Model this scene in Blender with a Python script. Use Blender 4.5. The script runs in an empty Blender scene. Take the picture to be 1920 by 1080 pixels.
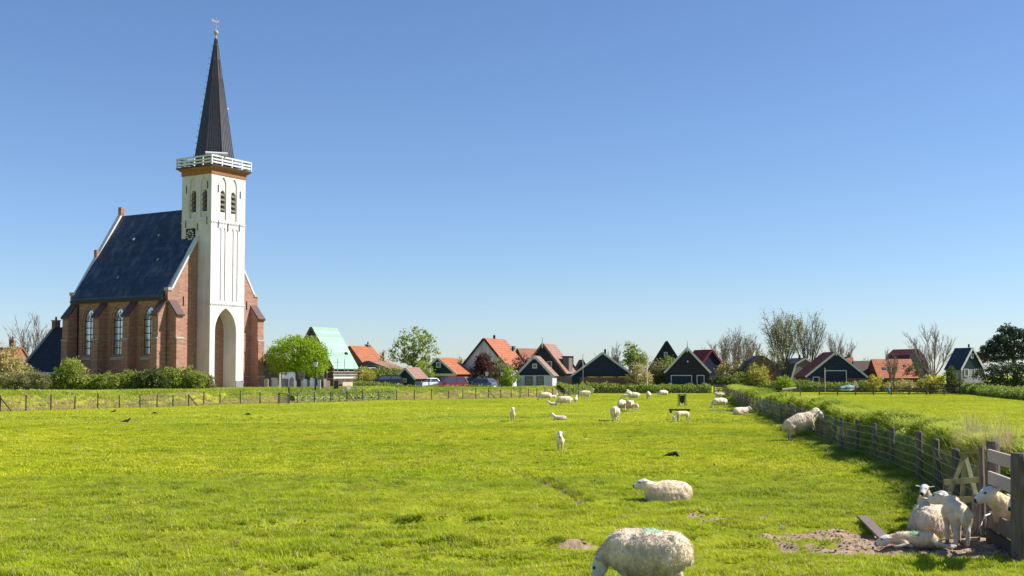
import bpy, math, random
import numpy as np
from mathutils import Vector, geometry

# ------------------------------------------------------------------ camera, sky, sun, exposure
scn = bpy.context.scene
COL = scn.collection
H = 2.65                                   # eye height above the pasture
F = 2200.0                                 # focal length in photo pixels (photo is 1920 wide)
cam_d = bpy.data.cameras.new('camera'); cam = bpy.data.objects.new('camera', cam_d); COL.objects.link(cam)
PITCH = math.radians(2.8)
cam.location = (0, 0, H); cam.rotation_euler = (math.pi/2 + PITCH, 0, 0)
cam_d.sensor_width = 36; cam_d.lens = 36*F/1920
cam_d.shift_y = (702-540-F*math.tan(PITCH))/1920
cam_d.clip_end = 6000; cam_d.clip_start = .1
scn.camera = cam
SUN_AZ = math.radians(4.0)                 # measured from +X towards +Y
SUN_EL = math.radians(43)
world = bpy.data.worlds.new('World'); scn.world = world; world.use_nodes = True
wn = world.node_tree.nodes; wl = world.node_tree.links
sky = wn.new('ShaderNodeTexSky'); sky.sky_type = 'NISHITA'; sky.sun_disc = False
sky.sun_elevation = SUN_EL; sky.sun_rotation = math.pi/2 - SUN_AZ
sky.altitude = 800; sky.air_density = 1.0; sky.dust_density = 0.45; sky.ozone_density = 6.5
wb = wn.new('ShaderNodeMix'); wb.data_type = 'RGBA'; wb.blend_type = 'MULTIPLY'; wb.inputs[0].default_value = 1; wb.inputs[7].default_value = (.98, .965, 1.0, 1)   # white balance of the whole sky
wl.new(sky.outputs[0], wb.inputs[6]); wl.new(wb.outputs[2], wn['Background'].inputs[0]); wn['Background'].inputs[1].default_value = 0.09
sun_d = bpy.data.lights.new('sun', 'SUN'); sun = bpy.data.objects.new('sun', sun_d); COL.objects.link(sun)
sun_d.energy = 5.0; sun_d.angle = math.radians(.53); sun_d.color = (1, .955, .89)
sdir = Vector((math.cos(SUN_AZ)*math.cos(SUN_EL), math.sin(SUN_AZ)*math.cos(SUN_EL), math.sin(SUN_EL)))
sun.rotation_euler = sdir.to_track_quat('Z', 'Y').to_euler(); sun.location = (40, 0, 60)
scn.view_settings.view_transform = 'Standard'; scn.view_settings.look = 'None'
scn.view_settings.exposure = 0.7; scn.view_settings.gamma = 1
scn.view_settings.use_curve_mapping = False
scn.cycles.max_bounces = 6; scn.cycles.transparent_max_bounces = 8

rng = np.random.default_rng(11); random.seed(5)
TAU = 2*math.pi

def X(px, d): return (px-960)/F*d                     # sideways metres of a photo column at distance d
def Z(py, d): return H-(py-702)*d/F                   # height of a photo row at distance d (low things)
def D(py, z=0): return (H-z)*F/(py-702)               # distance of a ground row

# ------------------------------------------------------------------ noise
def _h(i, j, k, s):
    n = (i*374761393 + j*668265263 + k*2147483647 + s*1274126177) & 0xffffffff
    n = ((n ^ (n >> 13))*1274126177) & 0xffffffff
    return ((n ^ (n >> 16)) & 0xffff)/65535.0
def vnoise(x, y, z=0, seed=0):
    x, y, z = np.broadcast_arrays(np.asarray(x, float), np.asarray(y, float), np.asarray(z, float))
    i, j, k = (np.floor(a).astype(np.int64) for a in (x, y, z))
    u, v, w = x-i, y-j, z-k
    u, v, w = (t*t*(3-2*t) for t in (u, v, w))
    r = 0
    for a in (0, 1):
        for b in (0, 1):
            for c in (0, 1):
                r = r + _h(i+a, j+b, k+c, seed)*(u if a else 1-u)*(v if b else 1-v)*(w if c else 1-w)
    return r*2-1
def fbm(x, y, z=0, seed=0, o=3):
    r = 0; a = 1
    for q in range(o):
        r = r + a*vnoise(x*2**q, y*2**q, z*2**q if not np.isscalar(z) or z else 0, seed+q*7); a *= .5
    return r
def sstep(a, b, t):
    t = np.clip((t-a)/(b-a), 0, 1); return t*t*(3-2*t)

# ------------------------------------------------------------------ materials
def _nodes(name):
    m = bpy.data.materials.new(name); m.use_nodes = True
    nt = m.node_tree; return m, nt.nodes, nt.links, nt.nodes['Principled BSDF']
def vec_walls(N, L):                                   # (x+y, z): runs along any axis-aligned wall
    tc = N.new('ShaderNodeTexCoord'); sp = N.new('ShaderNodeSeparateXYZ'); L.new(tc.outputs['Object'], sp.inputs[0])
    ad = N.new('ShaderNodeMath'); L.new(sp.outputs[0], ad.inputs[0]); L.new(sp.outputs[1], ad.inputs[1])
    cb = N.new('ShaderNodeCombineXYZ'); L.new(ad.outputs[0], cb.inputs[0]); L.new(sp.outputs[2], cb.inputs[1])
    return cb.outputs[0], sp, tc
def ramp(N, L, fac, c1, c2, p1=.3, p2=.7, mid=None):
    r = N.new('ShaderNodeValToRGB'); L.new(fac, r.inputs[0])
    e = r.color_ramp.elements; e[0].position = p1; e[1].position = p2
    e[0].color = (*c1, 1); e[1].color = (*c2, 1)
    if mid: q = e.new((p1+p2)/2); q.color = (*mid, 1)
    return r.outputs[0]
def mulc(N, L, a, b, fac=1.0, mode='MULTIPLY'):
    m = N.new('ShaderNodeMix'); m.data_type = 'RGBA'; m.blend_type = mode
    m.inputs[0].default_value = fac
    L.new(a, m.inputs[6]); L.new(b, m.inputs[7]); return m.outputs[2]
def noise(N, L, scale, detail=4, vec=None, rough=.55):
    n = N.new('ShaderNodeTexNoise'); n.inputs['Scale'].default_value = scale
    n.inputs['Detail'].default_value = detail; n.inputs['Roughness'].default_value = rough
    if vec is None:
        tc = N.new('ShaderNodeTexCoord'); vec = tc.outputs['Object']
    L.new(vec, n.inputs['Vector']); return n.outputs['Fac']
def bump(N, L, bs, h, strength=.4, dist=.02):
    b = N.new('ShaderNodeBump'); b.inputs['Strength'].default_value = strength; b.inputs['Distance'].default_value = dist
    L.new(h, b.inputs['Height']); L.new(b.outputs[0], bs.inputs['Normal'])
def mat(name, c1, c2=None, scale=4, rough=.8, bmp=0, spec=.3, metallic=0, stretch=None):
    m, N, L, bs = _nodes(name)
    bs.inputs['Roughness'].default_value = rough; bs.inputs['Metallic'].default_value = metallic
    bs.inputs['Specular IOR Level'].default_value = spec
    if c2 is None: c2 = tuple(c*.75 for c in c1)
    vec = None
    if stretch:
        tc = N.new('ShaderNodeTexCoord'); mp = N.new('ShaderNodeMapping'); mp.inputs['Scale'].default_value = stretch
        L.new(tc.outputs['Object'], mp.inputs[0]); vec = mp.outputs[0]
    f = noise(N, L, scale, 5, vec)
    L.new(ramp(N, L, f, c2, c1), bs.inputs['Base Color'])
    if bmp: bump(N, L, bs, noise(N, L, scale*6, 3, vec), bmp)
    return m
def mat_brick(name, c1, c2, c3):
    m, N, L, bs = _nodes(name); v, sp, tc = vec_walls(N, L)
    b = N.new('ShaderNodeTexBrick'); b.inputs['Scale'].default_value = 1
    b.inputs['Brick Width'].default_value = .23; b.inputs['Row Height'].default_value = .075
    b.inputs['Mortar Size'].default_value = .008; b.inputs['Color1'].default_value = (*c1, 1)
    b.inputs['Color2'].default_value = (*c2, 1); b.inputs['Mortar'].default_value = (*c3, 1)
    L.new(v, b.inputs['Vector'])
    mp = N.new('ShaderNodeMapping'); mp.inputs['Scale'].default_value = (.8, 4, 1); L.new(v, mp.inputs[0])
    w = ramp(N, L, noise(N, L, 1.1, 5, mp.outputs[0], .7), (.55, .52, .5), (1.3, 1.25, 1.2), .25, .75)
    L.new(mulc(N, L, b.outputs['Color'], w), bs.inputs['Base Color']); bs.inputs['Roughness'].default_value = .9
    bs.inputs['Specular IOR Level'].default_value = .15
    bump(N, L, bs, b.outputs['Fac'], -.3, .01); return m
def mat_bands(name, c1, c2, period, vertical=False, rough=.7, bstr=.5, nscale=2, axis=None):
    """boards or tile courses: dark joint line every `period`"""
    m, N, L, bs = _nodes(name); v, sp, tc = vec_walls(N, L)
    src = sp.outputs[axis] if axis is not None else None
    if src is None:
        s2 = N.new('ShaderNodeSeparateXYZ'); L.new(v, s2.inputs[0]); src = s2.outputs[0 if vertical else 1]
    d = N.new('ShaderNodeMath'); d.operation = 'DIVIDE'; L.new(src, d.inputs[0]); d.inputs[1].default_value = period
    fr = N.new('ShaderNodeMath'); fr.operation = 'FRACT'; L.new(d.outputs[0], fr.inputs[0])
    fl = N.new('ShaderNodeMath'); fl.operation = 'FLOOR'; L.new(d.outputs[0], fl.inputs[0])
    wn_ = N.new('ShaderNodeTexWhiteNoise'); wn_.noise_dimensions = '1D'; L.new(fl.outputs[0], wn_.inputs['W'])
    a = ramp(N, L, noise(N, L, nscale, 5), c2, c1, .3, .7)
    b = ramp(N, L, wn_.outputs['Value'], (.78, .78, .78), (1.12, 1.12, 1.12), 0, 1)
    j = ramp(N, L, fr.outputs[0], (.45, .45, .45), (1, 1, 1), .0, .12)
    L.new(mulc(N, L, mulc(N, L, a, b), j), bs.inputs['Base Color']); bs.inputs['Roughness'].default_value = rough
    bs.inputs['Specular IOR Level'].default_value = .3
    bump(N, L, bs, fr.outputs[0], bstr, .02); return m
def mat_tiles(name, c1, c2, w=.28, h=.33, rough=.65):
    """pantiles on a slope: rolls across, courses down"""
    m, N, L, bs = _nodes(name); tc = N.new('ShaderNodeTexCoord'); sp = N.new('ShaderNodeSeparateXYZ'); L.new(tc.outputs['Object'], sp.inputs[0])
    def saw(o, per):
        d = N.new('ShaderNodeMath'); d.operation = 'DIVIDE'; L.new(o, d.inputs[0]); d.inputs[1].default_value = per
        fr = N.new('ShaderNodeMath'); fr.operation = 'FRACT'; L.new(d.outputs[0], fr.inputs[0]); return fr.outputs[0]
    rows = saw(sp.outputs[2], h); rolls = saw(sp.outputs[1], w)
    a = ramp(N, L, noise(N, L, 1.6, 5), c2, c1, .3, .7)
    f2 = ramp(N, L, noise(N, L, 9, 2), (.75, .72, .7), (1.2, 1.2, 1.2), .3, .7)
    r1 = ramp(N, L, rows, (.55, .55, .55), (1, 1, 1), 0, .25); r2 = ramp(N, L, rolls, (.6, .6, .6), (1, 1, 1), 0, .45)
    L.new(mulc(N, L, mulc(N, L, mulc(N, L, a, f2), r1), r2), bs.inputs['Base Color'])
    bs.inputs['Roughness'].default_value = rough; bs.inputs['Specular IOR Level'].default_value = .25
    bump(N, L, bs, rolls, .5, .04); return m
def mat_leaf(name, c1, c2, trans=.45, per_obj=False, c3=None):
    m = bpy.data.materials.new(name); m.use_nodes = True; N = m.node_tree.nodes; L = m.node_tree.links
    for n in list(N): N.remove(n)
    out = N.new('ShaderNodeOutputMaterial')
    if per_obj:
        oi = N.new('ShaderNodeObjectInfo'); rnd = oi.outputs['Random']; loc = oi.outputs['Location']
    else:
        g = N.new('ShaderNodeNewGeometry'); rnd = g.outputs['Random Per Island']; loc = g.outputs['Position']
    col = ramp(N, L, rnd, c1, c2, 0, 1)
    pn = noise(N, L, .22 if per_obj else .5, 4, loc)
    if c3 is not None:
        mx = N.new('ShaderNodeMix'); mx.data_type = 'RGBA'; rr = ramp(N, L, pn, (0, 0, 0), (1, 1, 1), .42, .68)
        L.new(rr, mx.inputs[0]); L.new(col, mx.inputs[6]); mx.inputs[7].default_value = (*c3, 1); col = mx.outputs[2]
    col = mulc(N, L, col, ramp(N, L, noise(N, L, 1.3 if per_obj else 1.1, 3, loc), (.74, .76, .72), (1.22, 1.2, 1.2), .3, .7))
    if per_obj: col = mulc(N, L, col, ramp(N, L, noise(N, L, .075, 4, loc), (.8, .84, .95), (1.14, 1.09, .95), .36, .64))
    df = N.new('ShaderNodeBsdfDiffuse'); tr = N.new('ShaderNodeBsdfTranslucent'); ms = N.new('ShaderNodeMixShader')
    L.new(col, df.inputs[0]); L.new(col, tr.inputs[0]); ms.inputs[0].default_value = trans
    L.new(df.outputs[0], ms.inputs[1]); L.new(tr.outputs[0], ms.inputs[2])
    gl = N.new('ShaderNodeBsdfGlossy'); gl.inputs['Roughness'].default_value = .45; gl.inputs[0].default_value = (1, 1, 1, 1)
    m2 = N.new('ShaderNodeMixShader'); m2.inputs[0].default_value = .014
    L.new(ms.outputs[0], m2.inputs[1]); L.new(gl.outputs[0], m2.inputs[2]); L.new(m2.outputs[0], out.inputs[0]); return m
def mat_glass(name, c=(.03, .04, .05), rough=.08, spec=1.0):
    m, N, L, bs = _nodes(name); bs.inputs['Base Color'].default_value = (*c, 1)
    bs.inputs['Roughness'].default_value = rough; bs.inputs['Specular IOR Level'].default_value = spec
    bump(N, L, bs, noise(N, L, 1.5, 2), .12, .05); return m

M = {}
def weather(m, c, lo, hi, scale, stretch):                  # pale lichen and rain streaks laid over a finished material
    N, L = m.node_tree.nodes, m.node_tree.links; bs = N['Principled BSDF']; src = bs.inputs['Base Color'].links[0].from_socket
    tc = N.new('ShaderNodeTexCoord'); mp = N.new('ShaderNodeMapping'); mp.inputs['Scale'].default_value = stretch; L.new(tc.outputs['Object'], mp.inputs[0])
    f = ramp(N, L, noise(N, L, scale, 6, mp.outputs[0], .7), (0, 0, 0), (1, 1, 1), lo, hi); mx = N.new('ShaderNodeMix'); mx.data_type = 'RGBA'
    L.new(f, mx.inputs[0]); L.new(src, mx.inputs[6]); mx.inputs[7].default_value = (*c, 1); L.new(mx.outputs[2], bs.inputs['Base Color'])
def mat_plaster(name, c):
    m, N, L, bs = _nodes(name); v, sp, tc = vec_walls(N, L)
    mp = N.new('ShaderNodeMapping'); mp.inputs['Scale'].default_value = (2.2, .16, 1); L.new(v, mp.inputs[0])
    a = ramp(N, L, noise(N, L, 1.0, 6, mp.outputs[0], .65), tuple(t*.8 for t in c), c, .28, .52)
    b = ramp(N, L, noise(N, L, .5, 5), (.9, .9, .89), (1.05, 1.05, 1.05), .3, .7)
    s = ramp(N, L, noise(N, L, 3.5, 4), (.86, .83, .8), (1, 1, 1), .24, .36)
    L.new(mulc(N, L, mulc(N, L, a, b), s), bs.inputs['Base Color']); bs.inputs['Roughness'].default_value = .8; bs.inputs['Specular IOR Level'].default_value = .2
    k = N.new('ShaderNodeTexBrick'); k.inputs['Scale'].default_value = 1; k.inputs['Brick Width'].default_value = .23; k.inputs['Row Height'].default_value = .075; k.inputs['Mortar Size'].default_value = .006; L.new(v, k.inputs['Vector'])
    bump(N, L, bs, k.outputs['Fac'], -.25, .008); return m
M['white'] = mat_plaster('white_plaster', (.62, .588, .592))
M['trim'] = mat('white_trim', (.66, .655, .65), (.54, .535, .53), 3, .6)
M['brick'] = mat_brick('church_brick', (.42, .21, .15), (.31, .145, .105), (.38, .3, .25))
M['brick2'] = mat_brick('house_brick', (.26, .13, .085), (.2, .1, .07), (.28, .22, .18))
M['slate'] = mat_bands('church_slate', (.034, .058, .1), (.014, .028, .055), .26, False, .42, .35, 1.1, axis=2)
M['lead'] = mat('spire_lead', (.055, .05, .055), (.035, .032, .038), 2, .42, .1, .5)
M['cap'] = mat('buttress_tile', (.12, .065, .06), (.075, .045, .045), 4, .6)
M['cornice'] = mat('brown_cornice', (.32, .13, .05), (.24, .1, .04), 2, .6)
M['stone'] = mat('grey_stone', (.42, .4, .37), (.3, .29, .27), 3, .85, .2)
M['plinth'] = mat('grey_plinth', (.26, .26, .29), (.2, .2, .22), 3, .85)
M['iron'] = mat('dark_iron', (.025, .025, .028), None, 5, .5)
M['dark'] = mat('dark_void', (.012, .012, .014), None, 5, .9)
M['louvre'] = mat('louvre_wood', (.2, .17, .15), (.12, .1, .09), 5, .8)
M['gold'] = mat('gilding', (.75, .6, .3), (.6, .45, .2), 5, .4)
M['ivory'] = mat('clock_ivory', (.78, .72, .58), None, 5, .6)
M['dial'] = mat('clock_blue', (.02, .045, .12), None, 5, .5)
M['glass'] = mat_glass('window_glass', (.05, .06, .07), .12, 1.0)
M['cglass'] = mat_glass('leaded_glass', (.5, .56, .62), .2, 1.0)
M['cglass'].node_tree.nodes['Principled BSDF'].inputs['Metallic'].default_value = .75
M['frame_dark'] = mat('dark_frame', (.035, .035, .04), None, 5, .6)
M['navy'] = mat_bands('navy_boards', (.017, .027, .06), (.011, .018, .042), .22, False, .55)
M['black'] = mat_bands('tarred_boards', (.021, .024, .036), (.014, .016, .026), .2, False, .6)
M['dgreen'] = mat_bands('green_boards', (.012, .038, .046), (.009, .028, .034), .2, False, .55)
M['greyb'] = mat_bands('grey_boards', (.15, .17, .22), (.11, .125, .17), .25, False, .65)
M['whiteb'] = mat_bands('white_boards', (.66, .67, .7), (.56, .57, .6), .2, True, .6, .25)
M['brownb'] = mat_bands('brown_boards', (.15, .1, .07), (.1, .07, .05), .15, True, .8)
M['oldwood'] = mat('weathered_wood', (.26, .205, .165), (.13, .1, .085), 5, .85, .5, stretch=(6, 6, .6))
M['paleboard'] = mat('pale_board', (.58, .47, .42), (.38, .3, .26), 4, .8, .4, stretch=(1, 8, 8))
M['greenwood'] = mat('algae_wood', (.36, .35, .17), (.2, .19, .1), 5, .85, .4)
M['post'] = mat('fence_post_wood', (.21, .165, .145), (.09, .07, .065), 6, .85, .6, stretch=(7, 7, .5))
M['darkpost'] = mat('dark_post_wood', (.07, .055, .045), (.035, .03, .025), 6, .85, .4)
M['orange'] = mat_tiles('orange_pantile', (.47, .16, .068), (.33, .11, .048))
M['orange2'] = mat_tiles('old_pantile', (.42, .16, .075), (.24, .1, .06))
M['maroon'] = mat_tiles('maroon_tile', (.16, .045, .04), (.1, .03, .03))
M['red'] = mat_tiles('red_tile', (.32, .04, .045), (.22, .03, .03))
M['greyroof'] = mat_tiles('grey_tile', (.2, .2, .21), (.13, .13, .14))
M['pinkroof'] = mat_tiles('faded_tile', (.36, .2, .15), (.26, .15, .11))
M['blueroof'] = mat_tiles('blue_slate_roof', (.06, .075, .11), (.04, .05, .075))
M['darkroof'] = mat_tiles('dark_slate_roof', (.035, .04, .05), (.022, .026, .034))
M['thatch'] = mat('brown_thatch', (.13, .1, .07), (.08, .065, .05), 5, .9, .4)
M['mint'] = mat_bands('mint_underlay', (.3, .47, .355), (.255, .42, .31), .42, False, .6, .2, 1.2, axis=2)
M['galv'] = mat('galvanised_steel', (.5, .5, .5), (.4, .4, .4), 6, .4, 0, .5, .6)
M['wire'] = mat('fence_wire', (.36, .38, .36), (.25, .27, .25), 6, .5, 0, .5, .4)
M['bark'] = mat('grey_bark', (.14, .12, .1), (.08, .07, .06), 6, .9, .4)
M['twig'] = mat('twig_bark', (.3, .235, .205), (.2, .155, .14), 6, .9)
M['lf_bright'] = mat_leaf('leaf_bright', (.25, .40, .025), (.38, .48, .04), .5)
M['lf_mid'] = mat_leaf('leaf_mid', (0.204, 0.276, 0.036), (0.36, 0.408, 0.072), .45)
M['lf_dark'] = mat_leaf('leaf_dark', (0.084, 0.12, 0.03), (0.156, 0.192, 0.048), .35)
M['lf_pine'] = mat_leaf('needle_dark', (0.036, 0.066, 0.042), (0.102, 0.132, 0.066), .2)
M['lf_tan'] = mat_leaf('leaf_tan', (0.62, 0.516, 0.24), (0.432, 0.384, 0.12), .4)
M['lf_yellow'] = mat_leaf('leaf_yellow', (0.576, 0.504, 0.084), (0.408, 0.408, 0.072), .4)
M['lf_red'] = mat_leaf('leaf_purple', (.17, .065, .06), (.1, .045, .045), .35)
M['lf_bud'] = mat_leaf('leaf_bud', (.3, .31, .1), (.27, .25, .12), .4)
M['lf_hedge'] = mat_leaf('leaf_hedge', (0.204, 0.276, 0.042), (0.36, 0.42, 0.084), .4)
M['g_field'] = mat_leaf('grass_field', (.44, .495, .014), (.59, .58, .05), .42, True, (.38, .465, .014))
M['g_lush'] = mat_leaf('grass_lush', (.34, .445, .012), (.5, .555, .035), .45, True, (.41, .495, .018))
M['g_bank'] = mat_leaf('grass_bank', (.27, .37, .02), (.44, .5, .06), .42, True, (.5, .54, .1))
M['g_leaf'] = mat_leaf('bank_leaves', (.24, .36, .02), (.46, .54, .07), .4, True, (.5, .55, .12))
M['g_rank'] = mat_leaf('grass_rank', (.17, .27, .015), (.28, .36, .03), .4, True)
M['g_white'] = mat_leaf('daisy_heads', (.7, .7, .6), (.6, .6, .3), .3, True)
M['g_dry'] = mat_leaf('grass_dry', (.55, .43, .23), (.42, .35, .15), .35, True)

weather(M['slate'], (.15, .16, .19), .5, .82, .9, (1.2, 1.2, .35))
weather(M['brick'], (.2, .15, .12), .55, .85, .8, (1, 1, .4))
# ------------------------------------------------------------------ builders
def link(o, parent=None):
    COL.objects.link(o)
    if parent is not None: o.parent = parent
    return o
def tag(o, label=None, cat=None, group=None, kind=None):
    for k, v in (('label', label), ('category', cat), ('group', group), ('kind', kind)):
        if v: o[k] = v
    return o
def empty(name, loc, rz=0, label=None, cat=None, group=None):
    o = bpy.data.objects.new(name, None); o.empty_display_size = .2; link(o)
    o.location = loc; o.rotation_euler = (0, 0, rz); return tag(o, label, cat, group)
def mesh_np(name, V, Fs, m, parent=None, smooth=False):
    """V (n,3); Fs (k,3|4) int array"""
    V = np.ascontiguousarray(V, dtype=np.float32); Fs = np.ascontiguousarray(Fs, dtype=np.int32); k = Fs.shape[1]
    me = bpy.data.meshes.new(name); me.vertices.add(len(V)); me.vertices.foreach_set('co', V.ravel())
    me.loops.add(Fs.size); me.loops.foreach_set('vertex_index', Fs.ravel()); me.polygons.add(len(Fs))
    me.polygons.foreach_set('loop_start', np.arange(0, Fs.size, k, dtype=np.int32))
    if smooth: me.polygons.foreach_set('use_smooth', np.ones(len(Fs), dtype=bool))
    me.update(calc_edges=True); me.validate()
    if m is not None: me.materials.append(m)
    o = bpy.data.objects.new(name, me); return link(o, parent)
class MB:
    def __init__(s): s.v = []; s.f = []
    def add(s, vs, fs):
        o = len(s.v); s.v += [tuple(p) for p in vs]; s.f += [tuple(i+o for i in f) for f in fs]; return s
    def box(s, c, d, rz=0, ry=0, rx=0):
        x, y, z = (t/2 for t in d); vs = []
        for a, b, e in ((-x,-y,-z),(x,-y,-z),(x,y,-z),(-x,y,-z),(-x,-y,z),(x,-y,z),(x,y,z),(-x,y,z)):
            p = Vector((a, b, e))
            if rx: p.rotate(__import__('mathutils').Euler((rx, 0, 0)))
            if ry: p.rotate(__import__('mathutils').Euler((0, ry, 0)))
            if rz: p.rotate(__import__('mathutils').Euler((0, 0, rz)))
            vs.append((p.x+c[0], p.y+c[1], p.z+c[2]))
        return s.add(vs, [(0,3,2,1),(4,5,6,7),(0,1,5,4),(1,2,6,5),(2,3,7,6),(3,0,4,7)])
    def prism(s, poly, fn, a, b):
        """poly: list of 2d points; fn(p,q,t) -> 3d"""
        n = len(poly); vs = [fn(p, q, a) for p, q in poly]+[fn(p, q, b) for p, q in poly]
        fs = [tuple(range(n)), tuple(range(2*n-1, n-1, -1))]+[(i, i+n, (i+1) % n+n, (i+1) % n) for i in range(n)]
        return s.add(vs, fs)
    def tube(s, pts, rs, n=6, caps=True):
        vs = []; fs = []; pts = [Vector(p) for p in pts]
        for i, p in enumerate(pts):
            t = (pts[min(i+1, len(pts)-1)]-pts[max(i-1, 0)]).normalized()
            a = t.cross(Vector((0, 0, 1)) if abs(t.z) < .9 else Vector((1, 0, 0))).normalized(); b = t.cross(a)
            for k in range(n):
                q = TAU*k/n; vs.append(p+(a*math.cos(q)+b*math.sin(q))*rs[i])
        for i in range(len(pts)-1):
            for k in range(n): fs.append((i*n+k, i*n+(k+1) % n, (i+1)*n+(k+1) % n, (i+1)*n+k))
        if caps: fs += [tuple(range(n-1, -1, -1)), tuple(range((len(pts)-1)*n, len(pts)*n))]
        return s.add(vs, fs)
    def loft(s, rings, caps=True):
        n = len(rings[0]); vs = [p for r in rings for p in r]; fs = []
        for i in range(len(rings)-1):
            for k in range(n): fs.append((i*n+k, i*n+(k+1) % n, (i+1)*n+(k+1) % n, (i+1)*n+k))
        if caps: fs += [tuple(range(n-1, -1, -1)), tuple(range((len(rings)-1)*n, len(rings)*n))]
        return s.add(vs, fs)
    def build(s, name, m, parent=None, loc=None, rz=0, smooth=False):
        me = bpy.data.meshes.new(name); me.from_pydata(s.v, [], s.f); me.update()
        import bmesh
        bm = bmesh.new(); bm.from_mesh(me); bmesh.ops.recalc_face_normals(bm, faces=bm.faces); bm.to_mesh(me); bm.free()
        if smooth: me.polygons.foreach_set('use_smooth', [True]*len(me.polygons))
        me.materials.append(m); o = bpy.data.objects.new(name, me); link(o, parent)
        if loc is not None: o.location = loc
        o.rotation_euler.z = rz; return o
def ibox(name, c, d, m, parent, rz=0, ry=0, rx=0): return MB().box(c, d, rz, ry, rx).build(name, m, parent)
def plate(mb, outer, holes, fn, back=None):
    """wall sheet in the plane t=0 with holes [(poly, depth, closed)]; fn(p,q,t)->3d, t runs into the wall"""
    loops = [outer]+[h[0] for h in holes]
    flat = [p for l in loops for p in l]
    tri = geometry.tessellate_polygon([[Vector((p[0], p[1], 0)) for p in l] for l in loops])
    mb.add([fn(p[0], p[1], 0) for p in flat], [tuple(t) for t in tri])
    for poly, dep, closed in holes:
        n = len(poly); vs = [fn(p, q, 0) for p, q in poly]+[fn(p, q, dep) for p, q in poly]
        fs = [(i, (i+1) % n, (i+1) % n+n, i+n) for i in range(n)]
        if closed: fs.append(tuple(range(n, 2*n)))
        mb.add(vs, fs)
    return mb
def arch(c, z0, zs, zt, w, n=7):
    a = w/2; h = zt-zs; R = (a*a+h*h)/(2*a); pts = [(c-a, z0), (c+a, z0), (c+a, zs)]
    th = math.atan2(h, a-R+0.0) if R > a else math.pi/2
    th = math.atan2(h, R-a)
    for i in range(1, n): q = th*i/n; pts.append((c+a-R+R*math.cos(q), zs+R*math.sin(q)))
    pts.append((c, zt))
    for i in range(n-1, 0, -1): q = th*i/n; pts.append((c-a+R-R*math.cos(q), zs+R*math.sin(q)))
    pts.append((c-a, zs)); return pts
def rect(c, z0, z1, w): return [(c-w/2, z0), (c+w/2, z0), (c+w/2, z1), (c-w/2, z1)]

# ------------------------------------------------------------------ terrain
# edge of the pasture: left wire fence, then the hedge bank in front of the village
EDGE = np.array([(-120, -62), (-36.3, 83.3), (-30, 94.3), (-26.4, 104), (-21, 110), (-14, 119), (-6.2, 125), (-.6, 132), (5.2, 143), (9.8, 156), (11, 166), (28, 167), (34, 170), (62, 172), (120, 168), (300, 165)], float)
def edge_y(x): return np.interp(x, EDGE[:, 0], EDGE[:, 1])
FEN = np.array([(6.3, 12), (6.95, 15.9), (8.0, 20.2), (9.7, 27.4), (10.7, 34), (11.3, 40), (12.3, 47.1), (14.2, 61), (16.6, 82.5), (22, 118), (28.4, 157)], float)
def fen_x(y): return np.interp(y, FEN[:, 1], FEN[:, 0])
SCARPS = [(830, 968, 1.3, .16), (540, 975, 1.1, .13), (700, 985, .9, .07), (1330, 1000, 1.5, .12), (950, 1012, 1.0, .12), (620, 1030, .9, .1), (300, 1035, 1.0, .08), (1420, 1015, .9, .12), (1090, 1012, .8, .1), (1310, 962, .8, .09), (760, 1010, .9, .1), (870, 1040, .8, .09), (420, 985, .9, .07), (180, 1010, .9, .07), (1000, 965, 1.0, .06), (1480, 985, .9, .1), (1340, 1045, .8, .1), (560, 1055, .9, .09), (930, 895, .7, .05), (130, 965, .8, .06), (700, 955, .6, .06)]
DIRT = [(1720, 1020, 2.1, 1.25), (1590, 1003, 1.5, .75), (1830, 1030, 1.1, 1.2), (1850, 1000, 1.0, 1.4), (1500, 992, .7, .3), (1095, 1013, .5, .13), (1310, 965, .4, .2), (1338, 977, .35, .16), (1290, 1032, .35, .12), (1400, 1022, .4, .15), (1130, 1048, .35, .12), (1040, 1020, .3, .12), (1085, 1030, .25, .08)]
def gz(x, y):
    x = np.asarray(x, float); y = np.asarray(y, float)
    dist = (y-edge_y(x))*.8
    z = (1.15-.45*sstep(-17, -11, x)+.25*sstep(12, 20, x))*sstep(.4, 6.5, dist)
    z = z+.42*np.exp(-((dist-5)/2.3)**2)*sstep(-18, -13, x)*(1-sstep(8, 12, x))
    z = z+.07*fbm(x/14, y/14, seed=3)*sstep(25, 60, y)
    near = 1-sstep(40, 75, y)
    z = z+near*(.05*fbm(x/1.1, y/.8, seed=5)+.03*fbm(x/.45, y/.4, seed=9, o=2))
    z = z+(1-sstep(17, 27, y))*(.045*fbm(x/.8, y/.42, seed=71, o=2))
    for px, py, lx, a in SCARPS:
        cy = D(py); cx = X(px, cy); t = cy+.12*np.sin((x-cx)*3)+.1*vnoise(x*2.2, cy, seed=4)-y
        z = z-1.9*a*np.exp(-((x-cx)/lx)**2)*sstep(0, .16, t)*np.exp(-np.clip(t, 0, 9)/.7)
    z = z-.17*rut(x, y)+near*.035*dirt(x, y)*fbm(x/.16, y/.16, seed=51, o=2)
    # sod wall behind the wire fence
    o = x-fen_x(y)-.22
    hh = (1.1+.32*vnoise(y/2.6, 3.3, seed=8)+.12*vnoise(y/.9, 1.3, seed=2))*sstep(18.4, 20.4, y)*(1-sstep(150, 158, y))
    hh = hh*(1-.25*sstep(60, 150, y))
    z = z+hh*sstep(0, .6, o)*(1-sstep(1.0, 3.2, o))
    return z
RUT = np.array([(X(px, D(py)), D(py)) for px, py in ((948, 876), (985, 889), (1020, 902), (1052, 913), (1075, 928), (1092, 942))])
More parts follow.
